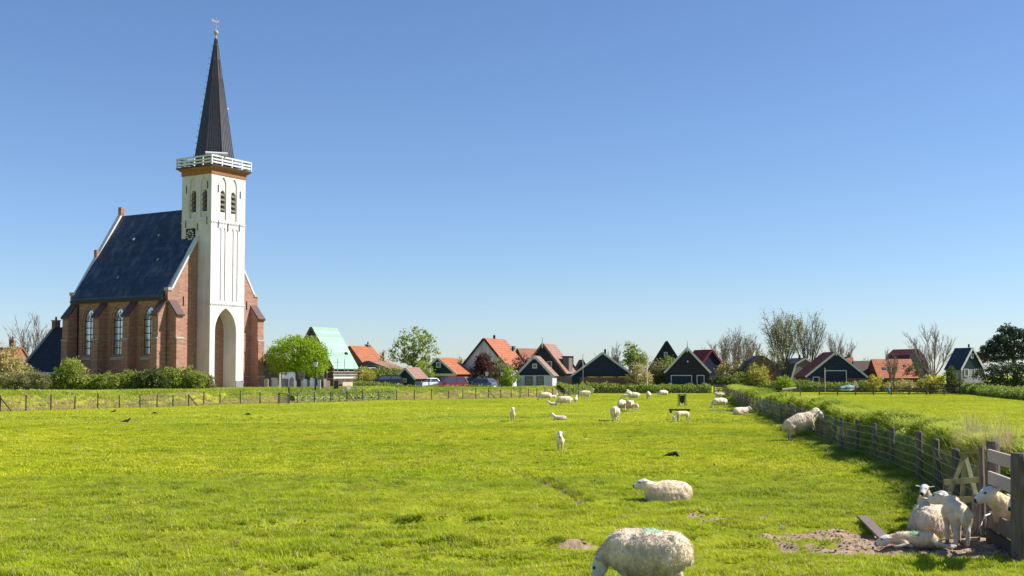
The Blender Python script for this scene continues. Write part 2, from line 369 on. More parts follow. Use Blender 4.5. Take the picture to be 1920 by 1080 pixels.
def rut(x, y):
    r = np.full(np.shape(x), 1e9)
    for a, b in zip(RUT[:-1], RUT[1:]):
        ab = b-a; t = np.clip(((x-a[0])*ab[0]+(y-a[1])*ab[1])/(ab@ab), 0, 1); r = np.minimum(r, np.hypot(x-a[0]-t*ab[0], y-a[1]-t*ab[1]))
    return np.exp(-((r+.05*vnoise(np.asarray(x)*3, np.asarray(y)*3, seed=6))/.2)**2)
def g1(x, y): return float(gz(x, y))
def dirt(x, y):
    r = np.zeros(np.shape(x))
    w = fbm(np.asarray(x)/.35, np.asarray(y)/.35, seed=21)
    for px, py, a, b in DIRT:
        cy = D(py); cx = X(px, cy); q = 1-np.hypot((x-cx)/a, (y-cy)/b)
        r = np.maximum(r, sstep(-.05, .35, q+.27*w))
    r = np.maximum(r, .85*rut(x, y))
    return r
def axis_pts(segs):
    r = [segs[0][0]]
    for a, b, s0, s1 in segs:
        t = a
        while t < b-1e-6:
            s_ = s0+(s1-s0)*(t-a)/(b-a); t = min(t+s_, b); r.append(t)
    return np.array(r)
xs = axis_pts([(0, 9, .13, .13), (9, 14, .13, .2), (14, 70, .2, .9), (70, 300, 2, 20), (300, 2500, 40, 300)]); xs = np.concatenate([-xs[:0:-1], xs])
ys = axis_pts([(-300, -20, 60, 10), (-20, 9, 6, .4), (9, 30, .1, .12), (30, 60, .14, .5), (60, 190, .6, 1.1), (190, 500, 4, 30), (500, 4500, 60, 600)])
gx, gy = np.meshgrid(xs, ys); V = np.stack([gx, gy, gz(gx, gy)], -1).reshape(-1, 3); nx = len(xs)
ii = (np.arange(len(ys)-1)[:, None]*nx+np.arange(nx-1)[None]).ravel()
def mat_ground():
    m, N, L, bs = _nodes('pasture_ground')
    at = N.new('ShaderNodeAttribute'); at.attribute_name = 'dirt'
    tc = N.new('ShaderNodeTexCoord'); P = tc.outputs['Object']
    a = ramp(N, L, noise(N, L, .12, 5, P), (.27, .31, .02), (.37, .385, .022), .35, .65)
    b = ramp(N, L, noise(N, L, 3.0, 6, P, .7), (.78, .8, .76), (1.15, 1.13, 1.1), .3, .7)
    g = mulc(N, L, a, b)
    st = ramp(N, L, noise(N, L, 14, 4, P, .7), (.7, .72, .7), (1.2, 1.2, 1.2), .3, .7); g = mulc(N, L, g, st)
    d = ramp(N, L, noise(N, L, 5, 6, P, .7), (.22, .15, .095), (.6, .44, .285), .3, .7)
    mx = N.new('ShaderNodeMix'); mx.data_type = 'RGBA'; dn = N.new('ShaderNodeMath'); dn.operation = 'MULTIPLY_ADD'; L.new(noise(N, L, 9, 5, P, .7), dn.inputs[0]); dn.inputs[1].default_value = 1.6; dn.inputs[2].default_value = -.8
    da = N.new('ShaderNodeMath'); da.operation = 'ADD'; L.new(dn.outputs[0], da.inputs[0]); L.new(at.outputs['Fac'], da.inputs[1])
    df = N.new('ShaderNodeMapRange'); df.interpolation_type = 'SMOOTHSTEP'; df.inputs[1].default_value = .3; df.inputs[2].default_value = .6; L.new(da.outputs[0], df.inputs[0])
    L.new(df.outputs[0], mx.inputs[0]); L.new(g, mx.inputs[6]); L.new(d, mx.inputs[7])
    L.new(mx.outputs[2], bs.inputs['Base Color']); bs.inputs['Roughness'].default_value = .9; bs.inputs['Specular IOR Level'].default_value = .1
    bump(N, L, bs, noise(N, L, 16, 6, P, .75), .9, .06); return m
ground = mesh_np('ground', V, np.stack([ii, ii+1, ii+nx+1, ii+nx], 1), mat_ground(), smooth=True); tag(ground, kind='structure')
at = ground.data.attributes.new('dirt', 'FLOAT', 'POINT'); at.data.foreach_set('value', dirt(V[:, 0], V[:, 1]).astype(np.float32))

# ------------------------------------------------------------------ church
CH_A = math.radians(-31.43)                       # direction the tower front faces
# local frame: x = along the facade (left to right), y = into the nave, z up, origin at tower front-left foot
CG = 1.2
church = empty('church', (-31.72, 123.07, 0), CH_A+math.pi/2, 'white towered red brick church with dark slate roof and tall pointed spire', 'church')
W, DT, PV, HW, LN = 5.0, 4.4, 1.89, 6.55, 15.3
MID = W/2; UL, UR = MID-HW, MID+HW; ZS, ZR, ZE = 11.3, 20.6, 10.75; VB = PV+LN
def f_front(p, q, t): return (p, t, q)
def f_left(p, q, t): return (t, p, q)
def f_right(p, q, t): return (W-t, p, q)
def f_back(p, q, t): return (p, DT-t, q)
ZT = 24.0
belf = [1.72, 3.28]
tb = MB()
holes = [(arch(2.28, CG-.2, 7.2, 9.72, 3.1), PV-.02, False)]
holes += [(arch(c, 10.45, 17.9, 18.3, .34, 4), .075, True) for c in (1.32, 1.92, 3.12, 3.76)]
holes += [(arch(c, 19.1, 22.9, 23.7, .84, 5), .11, False) for c in belf]
plate(tb, [(0, CG-.3), (W, CG-.3), (W, ZT), (0, ZT)], holes, f_front)
lb = [1.12, 2.75]
plate(tb, [(0, CG-.3), (DT, CG-.3), (DT, ZT), (0, ZT)], [(arch(c, 19.3, 22.9, 23.6, 1.0, 5), .15, False) for c in lb], f_left)
plate(tb, [(0, CG-.3), (DT, CG-.3), (DT, ZT), (0, ZT)], [(arch(c, 19.3, 22.9, 23.6, 1.0, 5), .15, False) for c in lb], f_right)
plate(tb, [(0, CG-.3), (W, CG-.3), (W, ZT), (0, ZT)], [], f_back)
tower = tb.build('tower', M['white'], church)
for fn, cs, dep in ((f_front, belf, .11), (f_left, lb, .15), (f_right, lb, .15)):
    for c in cs:                                   # each belfry niche: back panel, dark opening, louvres
        g = lambda p, q, t, fn=fn, dep=dep: fn(p, q, t+dep)
        mb = MB(); op = arch(c, 19.95, 21.9, 22.3, .66, 4)
        plate(mb, arch(c, 19.1, 22.9, 23.7, .88 if fn is f_front else 1.04, 5), [(op, .5, False)], g); nb = mb.build('belfry_niche', M['white'], tower)
        mb = MB(); mb.add([g(p, q, .5) for p, q in op], [tuple(range(len(op)))]); mb.build('belfry_opening', M['dark'], tower)
        for k in range(4):
            z = 20.1+k*.52
            mb = MB(); a_ = [(c-.42, z), (c+.42, z), (c+.42, z+.42), (c-.42, z+.42)]
            lo = [g(c-.32, z, -.12), g(c+.32, z, -.12), g(c+.32, z+.36, .3), g(c-.32, z+.36, .3)]
            hi = [(p[0], p[1], p[2]+.07) for p in lo]
            mb.add(lo+hi, [(0,1,2,3),(4,5,6,7),(0,1,5,4),(1,2,6,5),(2,3,7,6),(3,0,4,7)]); mb.build('louvre', M['louvre'], tower)
def ring_box(mb, z0, z1, o, o2=None):
    o2 = o if o2 is None else o2
    mb.loft([[(-o, -o, z0), (W+o, -o, z0), (W+o, DT+o, z0), (-o, DT+o, z0)], [(-o2, -o2, z1), (W+o2, -o2, z1), (W+o2, DT+o2, z1), (-o2, DT+o2, z1)]]); return mb
for z in (10.08, 18.8):                            # string courses with small blocks below
    mb = ring_box(MB(), z, z+.12, .05)
    for k in range(22):
        mb.box((.12+k*.225, -.03, z-.06), (.1, .06, .1))
    mb.build('string_course', M['white'], tower)
mb = MB(); ring_box(mb, ZT-.12, ZT+.36, .07); ring_box(mb, ZT+.362, ZT+.62, .12, .42); cor = mb.build('cornice', M['cornice'], tower)
ring_box(MB(), ZT+.622, ZT+.76, .48).build('platform', M['frame_dark'], tower)
ibox('plinth', (.36, -.03, CG+.25), (.76, .08, 1.0), M['plinth'], tower); ibox('plinth', (4.43, -.03, CG+.25), (1.18, .08, 1.0), M['plinth'], tower)   # either side of the arch
for (u, z) in ((.95, 22.4), (4.2, 22.1), (1.0, 18.6), (2.4, 18.35), (4.1, 18.5)):
    ibox('wall_anchor', (u, -.04, z), (.07, .06, .8), M['iron'], tower)
for (v, z) in ((.55, 22.7), (3.7, 22.4), (.6, 18.9), (3.75, 18.7), (2.0, 18.3)):
    ibox('wall_anchor', (-.04, v, z), (.06, .07, .8), M['iron'], tower)
# clock on the left face
clk = ibox('clock_face', (-.05, 2.98, 17.5), (.1, 1.3, 1.35), M['dark'], church)
for k in range(12):
    a = TAU*k/12
    MB().box((0, 0, 0), (.04, .09, .24), rx=-a).build('numeral', M['ivory'], clk).location = (-.12, 2.98+math.sin(a)*.46, 17.5+math.cos(a)*.46)
mb = MB(); n = 24
mb.add([(-.106, 2.98, 17.5)]+[(-.106, 2.98+.3*math.sin(TAU*k/n), 17.5+.3*math.cos(TAU*k/n)) for k in range(n)], [(0, k+1, (k+1) % n+1) for k in range(n)]); mb.build('dial', M['dial'], clk)
MB().box((0, 0, .12), (.02, .05, .4), rx=2.2).build('hand', M['gold'], clk).location = (-.15, 2.98, 17.5)
MB().box((0, 0, .1), (.02, .05, .3), rx=-1.1).build('hand', M['gold'], clk).location = (-.18, 2.98, 17.5)
# balustrade
bal = MB(); z0 = ZT+.76; O = .4
for side in range(4):
    L_ = (W if side % 2 == 0 else DT)+2*O
    for k in range(5):
        t = -O+L_*k/4*(1 if k < 4 else 1)
        p = [(t, -O), (W+O, t), (W+O-(t+O), DT+O), (-O, DT+O-(t+O))][side]
        if k < 4: ibox('baluster_post', (p[0], p[1], z0+.52), (.13, .13, 1.04), M['trim'], tower)
    for zz in (.3, .62, .98):
        c = [(MID, -O), (W+O, DT/2), (MID, DT+O), (-O, DT/2)][side]
        L2 = L_-.15
        ibox('rail', (c[0], c[1], z0+zz), (L2, .07, .17) if side % 2 == 0 else (.07, L2, .17), M['trim'], tower)
# spire
SC = (MID, DT/2); RB = 2.48; zb, zt_ = z0+.02, 39.3
def oct_(r, z, off=math.pi/8, n=8): return [(SC[0]+r*math.cos(off+TAU*k/n), SC[1]+r*math.sin(off+TAU*k/n), z) for k in range(n)]
spire = MB().loft([oct_(RB, zb), oct_(RB*.9, zb+.9), oct_(.13, zt_)]).build('spire', M['lead'], church)
mb = MB()
for k in range(8):
    a0 = Vector(oct_(RB*.9, zb+.9)[k]); a1 = Vector(oct_(RB*.9, zb+.9)[(k+1) % 8]); t0 = Vector(oct_(.13, zt_)[k]); t1 = Vector(oct_(.13, zt_)[(k+1) % 8])
    for j in range(6):
        p = a0.lerp(a1, j/6); q = t0.lerp(t1, j/6)
        if j: q = p.lerp(q, .5+.48*(1-abs(j-3)/3))
        mb.tube([p, q], [.045 if j else .06, .035], 4)
mb.build('standing_seams', M['lead'], spire)
mb = MB()
for k in (4, 3):
    a0 = Vector(oct_(RB*.9, zb+.9)[k]); t0 = Vector(oct_(.13, zt_)[k]); od = (a0-Vector((SC[0], SC[1], a0.z))).normalized()
    for j in range(19):
        p = a0.lerp(t0, .03+j*.05); mb.tube([p, p+od*.2, p+od*.2+Vector((0, 0, .14))], [.022]*3, 4)
tag(mb.build('climbing_hooks', M['iron'], spire), kind='stuff')
ibox('roof_hatch', (3.2, 1.15, 31.5), (.3, .3, .2), M['stone'], spire)
fin = MB().loft([oct_(.26, 37.6), oct_(.34, 37.7), oct_(.2, 38.4), oct_(.26, 38.5), oct_(.12, 39.1), oct_(.17, 39.2), oct_(.05, 39.7)]).build('lead_finial', M['stone'], spire)
mb = MB(); rr = [(0.02, -.28), (.19, -.2), (.28, 0), (.19, .2), (.02, .28)]
mb.loft([oct_(r, 39.9+z) for r, z in rr]); mb.build('ball', M['stone'], spire, smooth=True)
van = MB().tube([(SC[0], SC[1], 39.7), (SC[0], SC[1], 41.6)], [.04, .025], 6).build('weathervane', M['stone'], spire)
mb = MB(); c0 = [(-.5, .0), (-.1, -.1), (.25, -.05), (.42, .18), (.3, .2), (.1, .06), (-.2, .12), (-.55, .3)]
mb.prism(c0, lambda p, q, t: (SC[0]+p*.9, SC[1]+t-p*.3, 41.1+q), -.02, .02); mb.build('cockerel', M['stone'], van)
mb = MB(); mb.box((SC[0], SC[1], 40.65), (.7, .04, .04)); mb.box((SC[0], SC[1], 40.7), (.04, .7, .04)); mb.build('cross_arms', M['stone'], van)
# radar bar on the platform
rad = empty('radar_antenna', (0, 0, 0), 0, 'white horizontal radar scanner bar on the church tower platform', 'antenna')
ca, sa = math.cos(CH_A+math.pi/2), math.sin(CH_A+math.pi/2)
lx, ly = .75, .1; rad.location = (-31.72+ca*lx-sa*ly, 123.07+sa*lx+ca*ly, z0); rad.rotation_euler.z = math.radians(18)
MB().tube([(0, 0, 0), (0, 0, 1.05)], [.09, .07], 8).build('mast', M['trim'], rad)
MB().box((0, 0, 1.1), (.4, .3, .22)).build('gear_box', M['trim'], rad)
MB().tube([(-1.15, 0, 1.36), (1.15, 0, 1.36)], [.16, .16], 10).build('scanner_bar', M['trim'], rad)

# nave
def f_sideL(p, q, t): return (UL+t, p, q)
def f_sideR(p, q, t): return (UR-t, p, q)
def f_fac(p, q, t): return (p, PV+t, q)
def f_bk(p, q, t): return (p, VB-t, q)
WIN = [13.95, 9.28, 4.6]; WB, WS, WTOP, WW = 4.75, 8.4, 9.75, 1.75
mb = MB(); mb2 = MB()
plate(mb, [(PV, CG-.4), (VB, CG-.4), (VB, ZE), (PV, ZE)], [(arch(c, WB-.15, WS-.05, WTOP+.35, WW+.5, 6), .07, False) for c in WIN], f_sideL)
for c in WIN:                                       # stepped reveal
    plate(mb, arch(c, WB-.15, WS-.05, WTOP+.35, WW+.5, 6), [(arch(c, WB, WS, WTOP, WW, 6), .2, False)], lambda p, q, t: f_sideL(p, q, t+.07))
plate(mb, [(PV, CG-.4), (VB, CG-.4), (VB, ZE), (PV, ZE)], [], f_sideR)
mb.build('nave_wall', M['brick'], church)
gab = [(UL, CG-.4), (UR, CG-.4), (UR, ZS), (UR-.55, ZS), (MID, ZR+.35), (UL+.55, ZS), (UL, ZS)]
MB().prism(gab, lambda p, q, t: (p, t, q), PV, PV+.45).build('front_gable', M['brick'], church)
MB().prism(gab, lambda p, q, t: (p, t, q), VB-.45, VB).build('rear_gable', M['brick'], church)
for v0, v1, nm in ((PV-.06, PV+.5, 'front'), (VB-.5, VB+.06, 'rear')):
    for s in (-1, 1):
        a = (MID+s*(HW-.5), ZS); b = (MID, ZR+.35)
        dx, dz = b[0]-a[0], b[1]-a[1]; l = math.hypot(dx, dz); nx_, nz_ = -dz/l*(-s)*-1, dx/l*(-s)*-1
        nx_, nz_ = (-dz/l, dx/l) if s < 0 else (dz/l, -dx/l)
        nx_, nz_ = (-abs(nx_), abs(nz_)) if s < 0 else (abs(nx_), abs(nz_))
        o = .2
        mb = MB().prism([a, b, (b[0]+nx_*0, b[1]+.34), (a[0]+nx_*o, a[1]+nz_*o)], lambda p, q, t: (p, t, q), v0, v1); mb.build('gable_coping', M['trim'], church)
        ibox('kneeler', (MID+s*(HW-.26), (v0+v1)/2, ZS+.17), (.62, .64, .32), M['stone'], church)
ibox('pinnacle', (MID, VB-.25, ZR+.7), (.5, .5, 1.0), M['brick'], church)
ibox('pinnacle', (MID-3.35, VB-.25, 16.2), (.36, .45, .8), M['brick'], church)
ov = .35
for s in (-1, 1):
    e = (MID+s*(HW+.25), ZE-.1); r = (MID, ZR)
    mb = MB().prism([e, r, (r[0], r[1]+.2), (e[0]-s*.02, e[1]+.26)], lambda p, q, t: (p, t, q), PV+.46, VB-.46); rf = mb.build('roof', M['slate'], church)
    if s < 0:
        ibox('gutter', (MID-HW-.32, (PV+VB)/2, ZE-.22), (.22, LN-.9, .16), M['frame_dark'], rf)
        ibox('eave_board', (MID-HW-.06, (PV+VB)/2, ZE-.33), (.12, LN-.95, .22), M['cap'], rf)
        for (t_, v_) in ((.32, 12.3), (.3, 8.4), (.78, 11.0), (.6, 6.2)):
            p = Vector((e[0], 0, e[1]+.28)).lerp(Vector((r[0], 0, r[1]+.22)), 1-t_); MB().box((0, 0, 0), (.3, .22, .14), ry=-.97).build('roof_vent', M['galv'], rf).location = (p.x, v_, p.z)
# windows: panes, glazing bars, sills
for c in WIN:
    win = MB(); d = .2
    ap = arch(c, WB, WS, WTOP, WW, 6)
    win.prism(ap, lambda p, q, t: (UL+t, p, q), d+.05, d+.08); win = win.build('window', M['frame_dark'], church)
    rows = 5; ph = (WS-WB)/rows
    for r_ in range(rows):
        for k in (-1, 1):
            ibox('pane', (UL+d+.02, c+k*(WW/4), WB+ph*(r_+.5)), (.03, WW/2-.09, ph-.09), M['cglass'], win)
    for k in (-1, 1):                               # pointed head lights
        hp = [(p, q) for p, q in arch(c, WS+.06, WS+.07, WTOP-.06, WW-.1, 6) if (p-c)*k >= -1e-6]
        hp = [(p+k*.03 if abs(p-c) < 1e-3 else p, q) for p, q in hp]+[(c+k*.03, WS+.06)]
        cx_ = sum(p for p, q in hp)/len(hp); cz_ = sum(q for p, q in hp)/len(hp); hp.sort(key=lambda t: math.atan2(t[1]-cz_, t[0]-cx_))
        MB().prism(hp, lambda p, q, t: (UL+t, p, q), d+.005, d+.035).build('pane', M['cglass'], win)
    mb = MB(); mb.box((UL+d-.01, c, (WB+WS)/2), (.06, .07, WS-WB))
    for r_ in range(1, rows+1): mb.box((UL+d-.015, c, WB+ph*r_), (.07, WW, .1 if r_ % 2 else .06))
    mb.tube([(UL+d, c-.43, WS), (UL+d, c-.35, WS+.55), (UL+d, c, WS+.95)], [.03]*3, 4); mb.tube([(UL+d, c+.43, WS), (UL+d, c+.35, WS+.55), (UL+d, c, WS+.95)], [.03]*3, 4)
    mb.tube([(UL+d, c, WS), (UL+d, c-.42, WS+.85)], [.03]*2, 4); mb.tube([(UL+d, c, WS), (UL+d, c+.42, WS+.85)], [.03]*2, 4)
    mb.build('glazing_bars', M['frame_dark'], win)
    MB().prism([(-.14, WB-.42), (.17, WB-.02), (.17, WB-.16), (-.14, WB-.56)], lambda p, q, t: (UL+p, t, q), c-WW/2-.25, c+WW/2+.25).build('sill', M['stone'], win)
# buttresses
def buttress(org, along, outw, wdt=.95, p=1.2, zc=8.75, ztop=10.15):
    def fn(a, q, t): return (org[0]+outw[0]*a+along[0]*t, org[1]+outw[1]*a+along[1]*t, q)
    b = MB().prism([(-.05, CG-.4), (p+.12, CG-.4), (p+.12, 2.35), (p, 2.5), (p, 6.3), (p-.12, 6.45), (p-.12, zc), (-.05, ztop)], fn, -wdt/2, wdt/2).build('buttress', M['brick'], church)
    l = math.hypot(p-.12, ztop-zc); nx_, nz_ = (ztop-zc)/l, (p-.12)/l
    MB().prism([(p+.03, zc-.12), (0, ztop+.05), (0+nx_*.0, ztop+.2), (p+.03+nx_*.1, zc+nz_*.1)], fn, -wdt/2-.07, wdt/2+.07).build('cap', M['cap'], b)
    for z in (6.36, 2.42): MB().prism([(p+.14-(.1 if z > 3 else 0), z-.07), (p+.15-(.1 if z > 3 else 0), z+.05), (p-.1, z+.12), (p-.1, z-.07)], fn, -wdt/2-.05, wdt/2+.05).build('ledge', M['stone'], b)
for v in (16.55, 11.62, 6.94, 2.55): buttress((UL, v), (0, 1), (-1, 0))
buttress((UL+.62, PV), (1, 0), (0, -1)); buttress((UR-.62, PV), (1, 0), (0, -1))
for v in (16.55, 11.62, 6.94, 2.55): buttress((UR, v), (0, 1), (1, 0))
for u in (UL+2.1, UR-1.75): ibox('slit_window', (u, PV-.01, 10.3), (.13, .06, .95), M['dark'], church)
ibox('plinth_course', ((UL+.95)/2, PV-.04, 2.42), (-UL-1.2, .1, .12), M['stone'], church); ibox('plinth_course', ((UR-1.1+W)/2, PV-.04, 2.42), (UR-1.2-W, .1, .12), M['stone'], church)
ibox('downpipe', (UL-.08, 15.75, 6), (.12, .12, 9.4), M['iron'], church)

# ------------------------------------------------------------------ houses
def house(name, label, px, d, rz, half, depth, base, eave, ridge, wall, roof, gable=None, lower=None, lower_h=0, cat='house', trim='trim', over=.18, finial=False, gambrel=None, thick=.14, apex_shift=0):
    """gable front faces -y in the local frame; ridge runs along +y"""
    r = empty(name, (X(px, d), d, 0), rz, label, cat)
    zz = base
    prof = [(-half, eave), (apex_shift, ridge), (half, eave)] if not gambrel else [(-half, eave), (-half*gambrel[0], eave+(ridge-eave)*gambrel[1]), (apex_shift, ridge), (half*gambrel[0], eave+(ridge-eave)*gambrel[1]), (half, eave)]
    fn = lambda p, q, t: (p, t, q)
    if lower is not None:
        MB().prism([(-half, base-.6), (half, base-.6), (half, base+lower_h), (-half, base+lower_h)], fn, 0, depth).build('base_wall', M[lower], r); zz = base+lower_h+.003
    else: zz = base-.6
    if eave-zz > .05:
        MB().prism([(-half, zz), (half, zz)]+prof[::-1], fn, .003, depth).build('wall', M[wall], r)
    else: MB().prism(prof[::-1], fn, .003, depth).build('wall', M[wall], r)
    if gable: MB().prism(prof[::-1]+[(-half+.01, eave-.02), (half-.01, eave-.02)][:0], fn, -.03, .001).build('gable', M[gable], r)
    n = len(prof)
    for i in range(n-1):
        a, b = Vector(prof[i]), Vector(prof[i+1])
        dd = (b-a).normalized(); nn = Vector((-dd.y, dd.x))
        if nn.y < 0: nn = -nn
        a2 = a-dd*(.28 if i == 0 else 0); b2 = b+dd*(.28 if i == n-2 else 0)
        MB().prism([tuple(a2), tuple(b2), tuple(b2+nn*thick), tuple(a2+nn*thick)], fn, -over, depth+over).build('roof', M[roof], r)
        if trim: MB().prism([tuple(a2-nn*.12), tuple(b2-nn*.12), tuple(b2+nn*(thick+.03)), tuple(a2+nn*(thick+.03))], fn, -over-.05, -over-.002).build('bargeboard', M[trim], r)
    if finial:
        ibox('finial', (apex_shift, -over-.1, ridge-.15), (.16, .08, .9), M['trim'], r); MB().tube([(apex_shift, -over-.1, ridge+.2), (apex_shift, -over-.1, ridge+1.0)], [.05, .02], 5).build('spike', M['iron'], r)
    r['_w'] = 0; del r['_w']
    return r
def win(r, x, z, w, h, frame='trim', bars=(1, 1), y=-.05, f=.1, m='glass', name='window', sill=False):
    fr = MB(); 
    for s in (-1, 1): fr.box((x+s*(w/2-f/2), y, z), (f, .09, h)); fr.box((x, y, z+s*(h/2-f/2)), (w-2*f, .09, f))
    fr = fr.build(name, M[frame], r)
    nx_, nz_ = bars; pw = (w-2*f)/nx_; ph = (h-2*f)/nz_
    for i in range(nx_):
        for j in range(nz_): ibox('pane', (x-w/2+f+pw*(i+.5), y+.02, z-h/2+f+ph*(j+.5)), (pw-.04, .03, ph-.04), M[m], fr)
    return fr
def chimney(r, x, y, z, m='brick2', s=.6, h=1.2):
    c = ibox('chimney', (x, y, z+h/2), (s, s, h), M[m], r); ibox('chimney_cap', (x, y, z+h+.06), (s+.12, s+.12, .12), M['stone'], c)
    MB().tube([(x, y, z+h+.12), (x, y, z+h+.5)], [.12, .1], 8).build('chimney_pot', M['cap'], c); return c
R = math.radians
# annex behind the church chancel (same axes as the church)
ax_ = empty('church_annex', church.location, CH_A+math.pi/2, 'low annex with steep dark slate roof and chimney, left of the church', 'building')
AE, AR = 3.05, 7.85
MB().prism([(-5.2, CG-.5), (3, CG-.5), (3, AE), (-1.1, AR), (-5.2, AE)], f_front, VB+.05, VB+6.1).build('wall', M['whiteb'], ax_)
rfx = MB().prism([(-5.55, AE-.25), (-1.1, AR), (-1.1, AR+.18), (-5.6, AE-.08)], f_front, VB+.05, VB+6.3).build('roof', M['darkroof'], ax_)
MB().prism([(3.35, AE-.25), (-1.1, AR), (-1.1, AR+.18), (3.4, AE-.08)], f_front, VB+.05, VB+6.3).build('roof', M['darkroof'], ax_)
ibox('gutter', (-5.68, VB+3.1, AE-.25), (.18, 6.2, .16), M['trim'], ax_)
MB().prism([(-5.6, AE-.1), (-1.1, AR+.15), (-1.1, AR+.4), (-5.65, AE+.15)], f_front, VB+6.301, VB+6.6).build('verge', M['stone'], ax_)
chimney(ax_, -1.1, VB+6.2, AR+.1, 'brick2', .65, .8)

h = house('grey_shed', 'grey blue boarded shed between the church and the round tree', 509, 134, R(-14), 1.5, 4, 1.1, 3.3, 4.5, 'greyb', 'pinkroof', trim='frame_dark', cat='shed')
ibox('door_post', (-1.42, -.06, 2.0), (.12, .1, 2.6), M['trim'], h); ibox('door_post', (1.42, -.06, 2.0), (.12, .1, 2.6), M['trim'], h)
h = house('mint_roofed_house', 'tall house with pale mint green roof under repair', 584, 152, R(-30), 3.6, 5.0, 1.1, 3.5, 8.75, 'brownb', 'mint', trim='louvre', over=.1)
win(h, 0, 7.1, 1.3, 1.1, 'trim', (2, 1)); win(h, -1.6, 2.4, 1.1, 1.4, 'trim', (2, 2)); win(h, 1.6, 2.4, 1.1, 1.4, 'trim', (2, 2))
for k in range(5): ibox('roof_batten', (2.05+.42*k, 1.1, 5.9-.59*k), (.06, 1.8, .08), M['oldwood'], h)
ibox('roof_gap', (2.55, 4.0, 5.42), (.3, .45, .12), M['dark'], h, ry=.95)
# scaffold along its right side
sx = empty('scaffold', (X(640, 148.5), 148.5, 0), R(-30), 'steel scaffold with planks along the mint roofed house', 'scaffold')
for i in range(5):
    for j in (0, 1): MB().tube([(-.5+j*1.1, -2.2+i*2.1, .8), (-.5+j*1.1, -2.2+i*2.1, 3.6 if i != 1 else 4.6)], [.045]*2, 6).build('scaffold_pole', M['galv'], sx)
for z in (2.1, 3.0):
    MB().tube([(.6, -2.4, z+.5), (.6, 6.4, z+.5)], [.04]*2, 6).build('guard_rail', M['galv'], sx); ibox('plank', (.05, 2.0, z), (1.0, 8.8, .06), M['paleboard'], sx)
ibox('toe_board', (.64, 2, 2.25), (.03, 8.6, .22), M['trim'], sx); ibox('toe_board', (.64, 2, 1.4), (.03, 5, .6), M['paleboard'], sx)
h = house('tile_hung_house', 'orange roofed house just right of the mint roofed house', 657, 172, R(-38), 3.0, 4.2, 1.1, 3.9, 6.75, 'orange2', 'orange', trim=None)
chimney(h, 0, 3.6, 6.2, 'brick2', .6, .8)
h = house('low_orange_house', 'low orange tiled roof behind the bare conifer', 716, 182, R(82), 2.4, 4.6, 1.1, 3.7, 5.5, 'brick2', 'orange2', trim=None)
h = house('grey_gabled_house', 'low grey gabled house behind the black estate car', 691, 156, R(-20), 3.0, 5, 1.1, 3.3, 4.35, 'greyb', 'pinkroof', trim='louvre')
h = house('small_dark_shed', 'little dark shed with pale roof edge left of the green gabled house', 761, 148, R(-28), 1.35, 2.8, 1.1, 2.2, 3.45, 'dgreen', 'pinkroof', cat='shed')
win(h, -.1, 1.9, .5, .5, 'trim')
h = house('green_gabled_house', 'dark green gable with tiny square window and orange roof', 822, 160, R(-27), 2.75, 4.2, 1.1, 2.75, 4.85, 'dgreen', 'orange', lower='brick2', lower_h=1.3)
ibox('white_band', (0, -.05, 2.6), (5.4, .1, .34), M['trim'], h); win(h, .05, 3.95, .72, .78, 'trim', (1, 1), f=.14)
win(h, -1.2, 1.7, 1.2, 1.0, 'trim', (2, 1)); win(h, 1.2, 1.7, 1.2, 1.0, 'trim', (2, 1))
h = house('white_house', 'white gabled house with bright orange roof behind the purple tree', 908, 163, R(-24), 3.45, 6.6, 1.05, 3.7, 7.6, 'whiteb', 'orange', trim='frame_dark')
win(h, -.25, 4.35, 1.7, 1.6, 'frame_dark', (1, 1), f=.14); ibox('awning', (-.35, -.3, 3.25), (3.4, .5, .22), M['red'], h)
ibox('cowl', (.0, 3.3, 7.9), (.26, .26, .6), M['iron'], h); ibox('cowl', (1.6, 6.1, 6.3), (.22, .22, .7), M['iron'], h)
win(h, -1.4, 2.2, 1.0, 1.3, 'trim', (2, 2)); win(h, 1.2, 2.2, 1.3, 1.3, 'trim', (2, 2))
cs = MB(); cs.tube([(0, 0, 1), (0, 0, 6.6)], [.34, .3], 10); cs.tube([(0, 0, 6.55), (0, 0, 6.9)], [.4, .4], 10)
o = cs.build('flue', M['galv'], None, (X(963, 176), 176, 0)); tag(o, 'grey metal flue standing right of the white house', 'flue')
h = house('tiled_back_house', 'brown tiled roof between the grey flue and the tall navy gable', 972, 182, R(-58), 2.6, 6.0, 1.1, 3.6, 6.6, 'maroon', 'orange2', trim='pinkroof')
h = house('tall_navy_house', 'tall navy gable with finial and faded tile roof, behind the white fronted cottage', 1018, 170, R(-20), 3.35, 5.2, 1.0, 2.9, 7.05, 'navy', 'pinkroof', trim='pinkroof', finial=True)
win(h, 1.0, 4.0, .75, 1.1, 'trim', (1, 1))
ibox('dormer', (2.9, 2.6, 4.0), (1.0, 1.8, 2.4), M['louvre'], h); ibox('dormer_roof', (2.9, 2.6, 5.26), (1.3, 2.1, .12), M['frame_dark'], h)
h = house('white_fronted_cottage', 'small cottage with navy gable over white front wall and two windows', 1002, 150, R(-12), 2.32, 3.2, .95, 2.55, 4.95, 'whiteb', 'pinkroof', gable='navy', finial=False)
win(h, .05, 3.72, .62, .62, 'trim', (1, 1), y=-.06, f=.14); win(h, -.72, 1.72, .92, 1.35, 'frame_dark', (3, 3), f=.06); win(h, .75, 1.72, .92, 1.35, 'frame_dark', (3, 3), f=.06)
ibox('corner_board', (2.28, -.06, 1.7), (.16, .12, 1.6), M['trim'], h); ibox('finial', (0, -.28, 4.8), (.14, .08, .5), M['trim'], h)
fnc = empty('board_fence', (X(1041, 154), 154, .9), 0, 'grey brown board fence right of the white fronted cottage', 'fence')
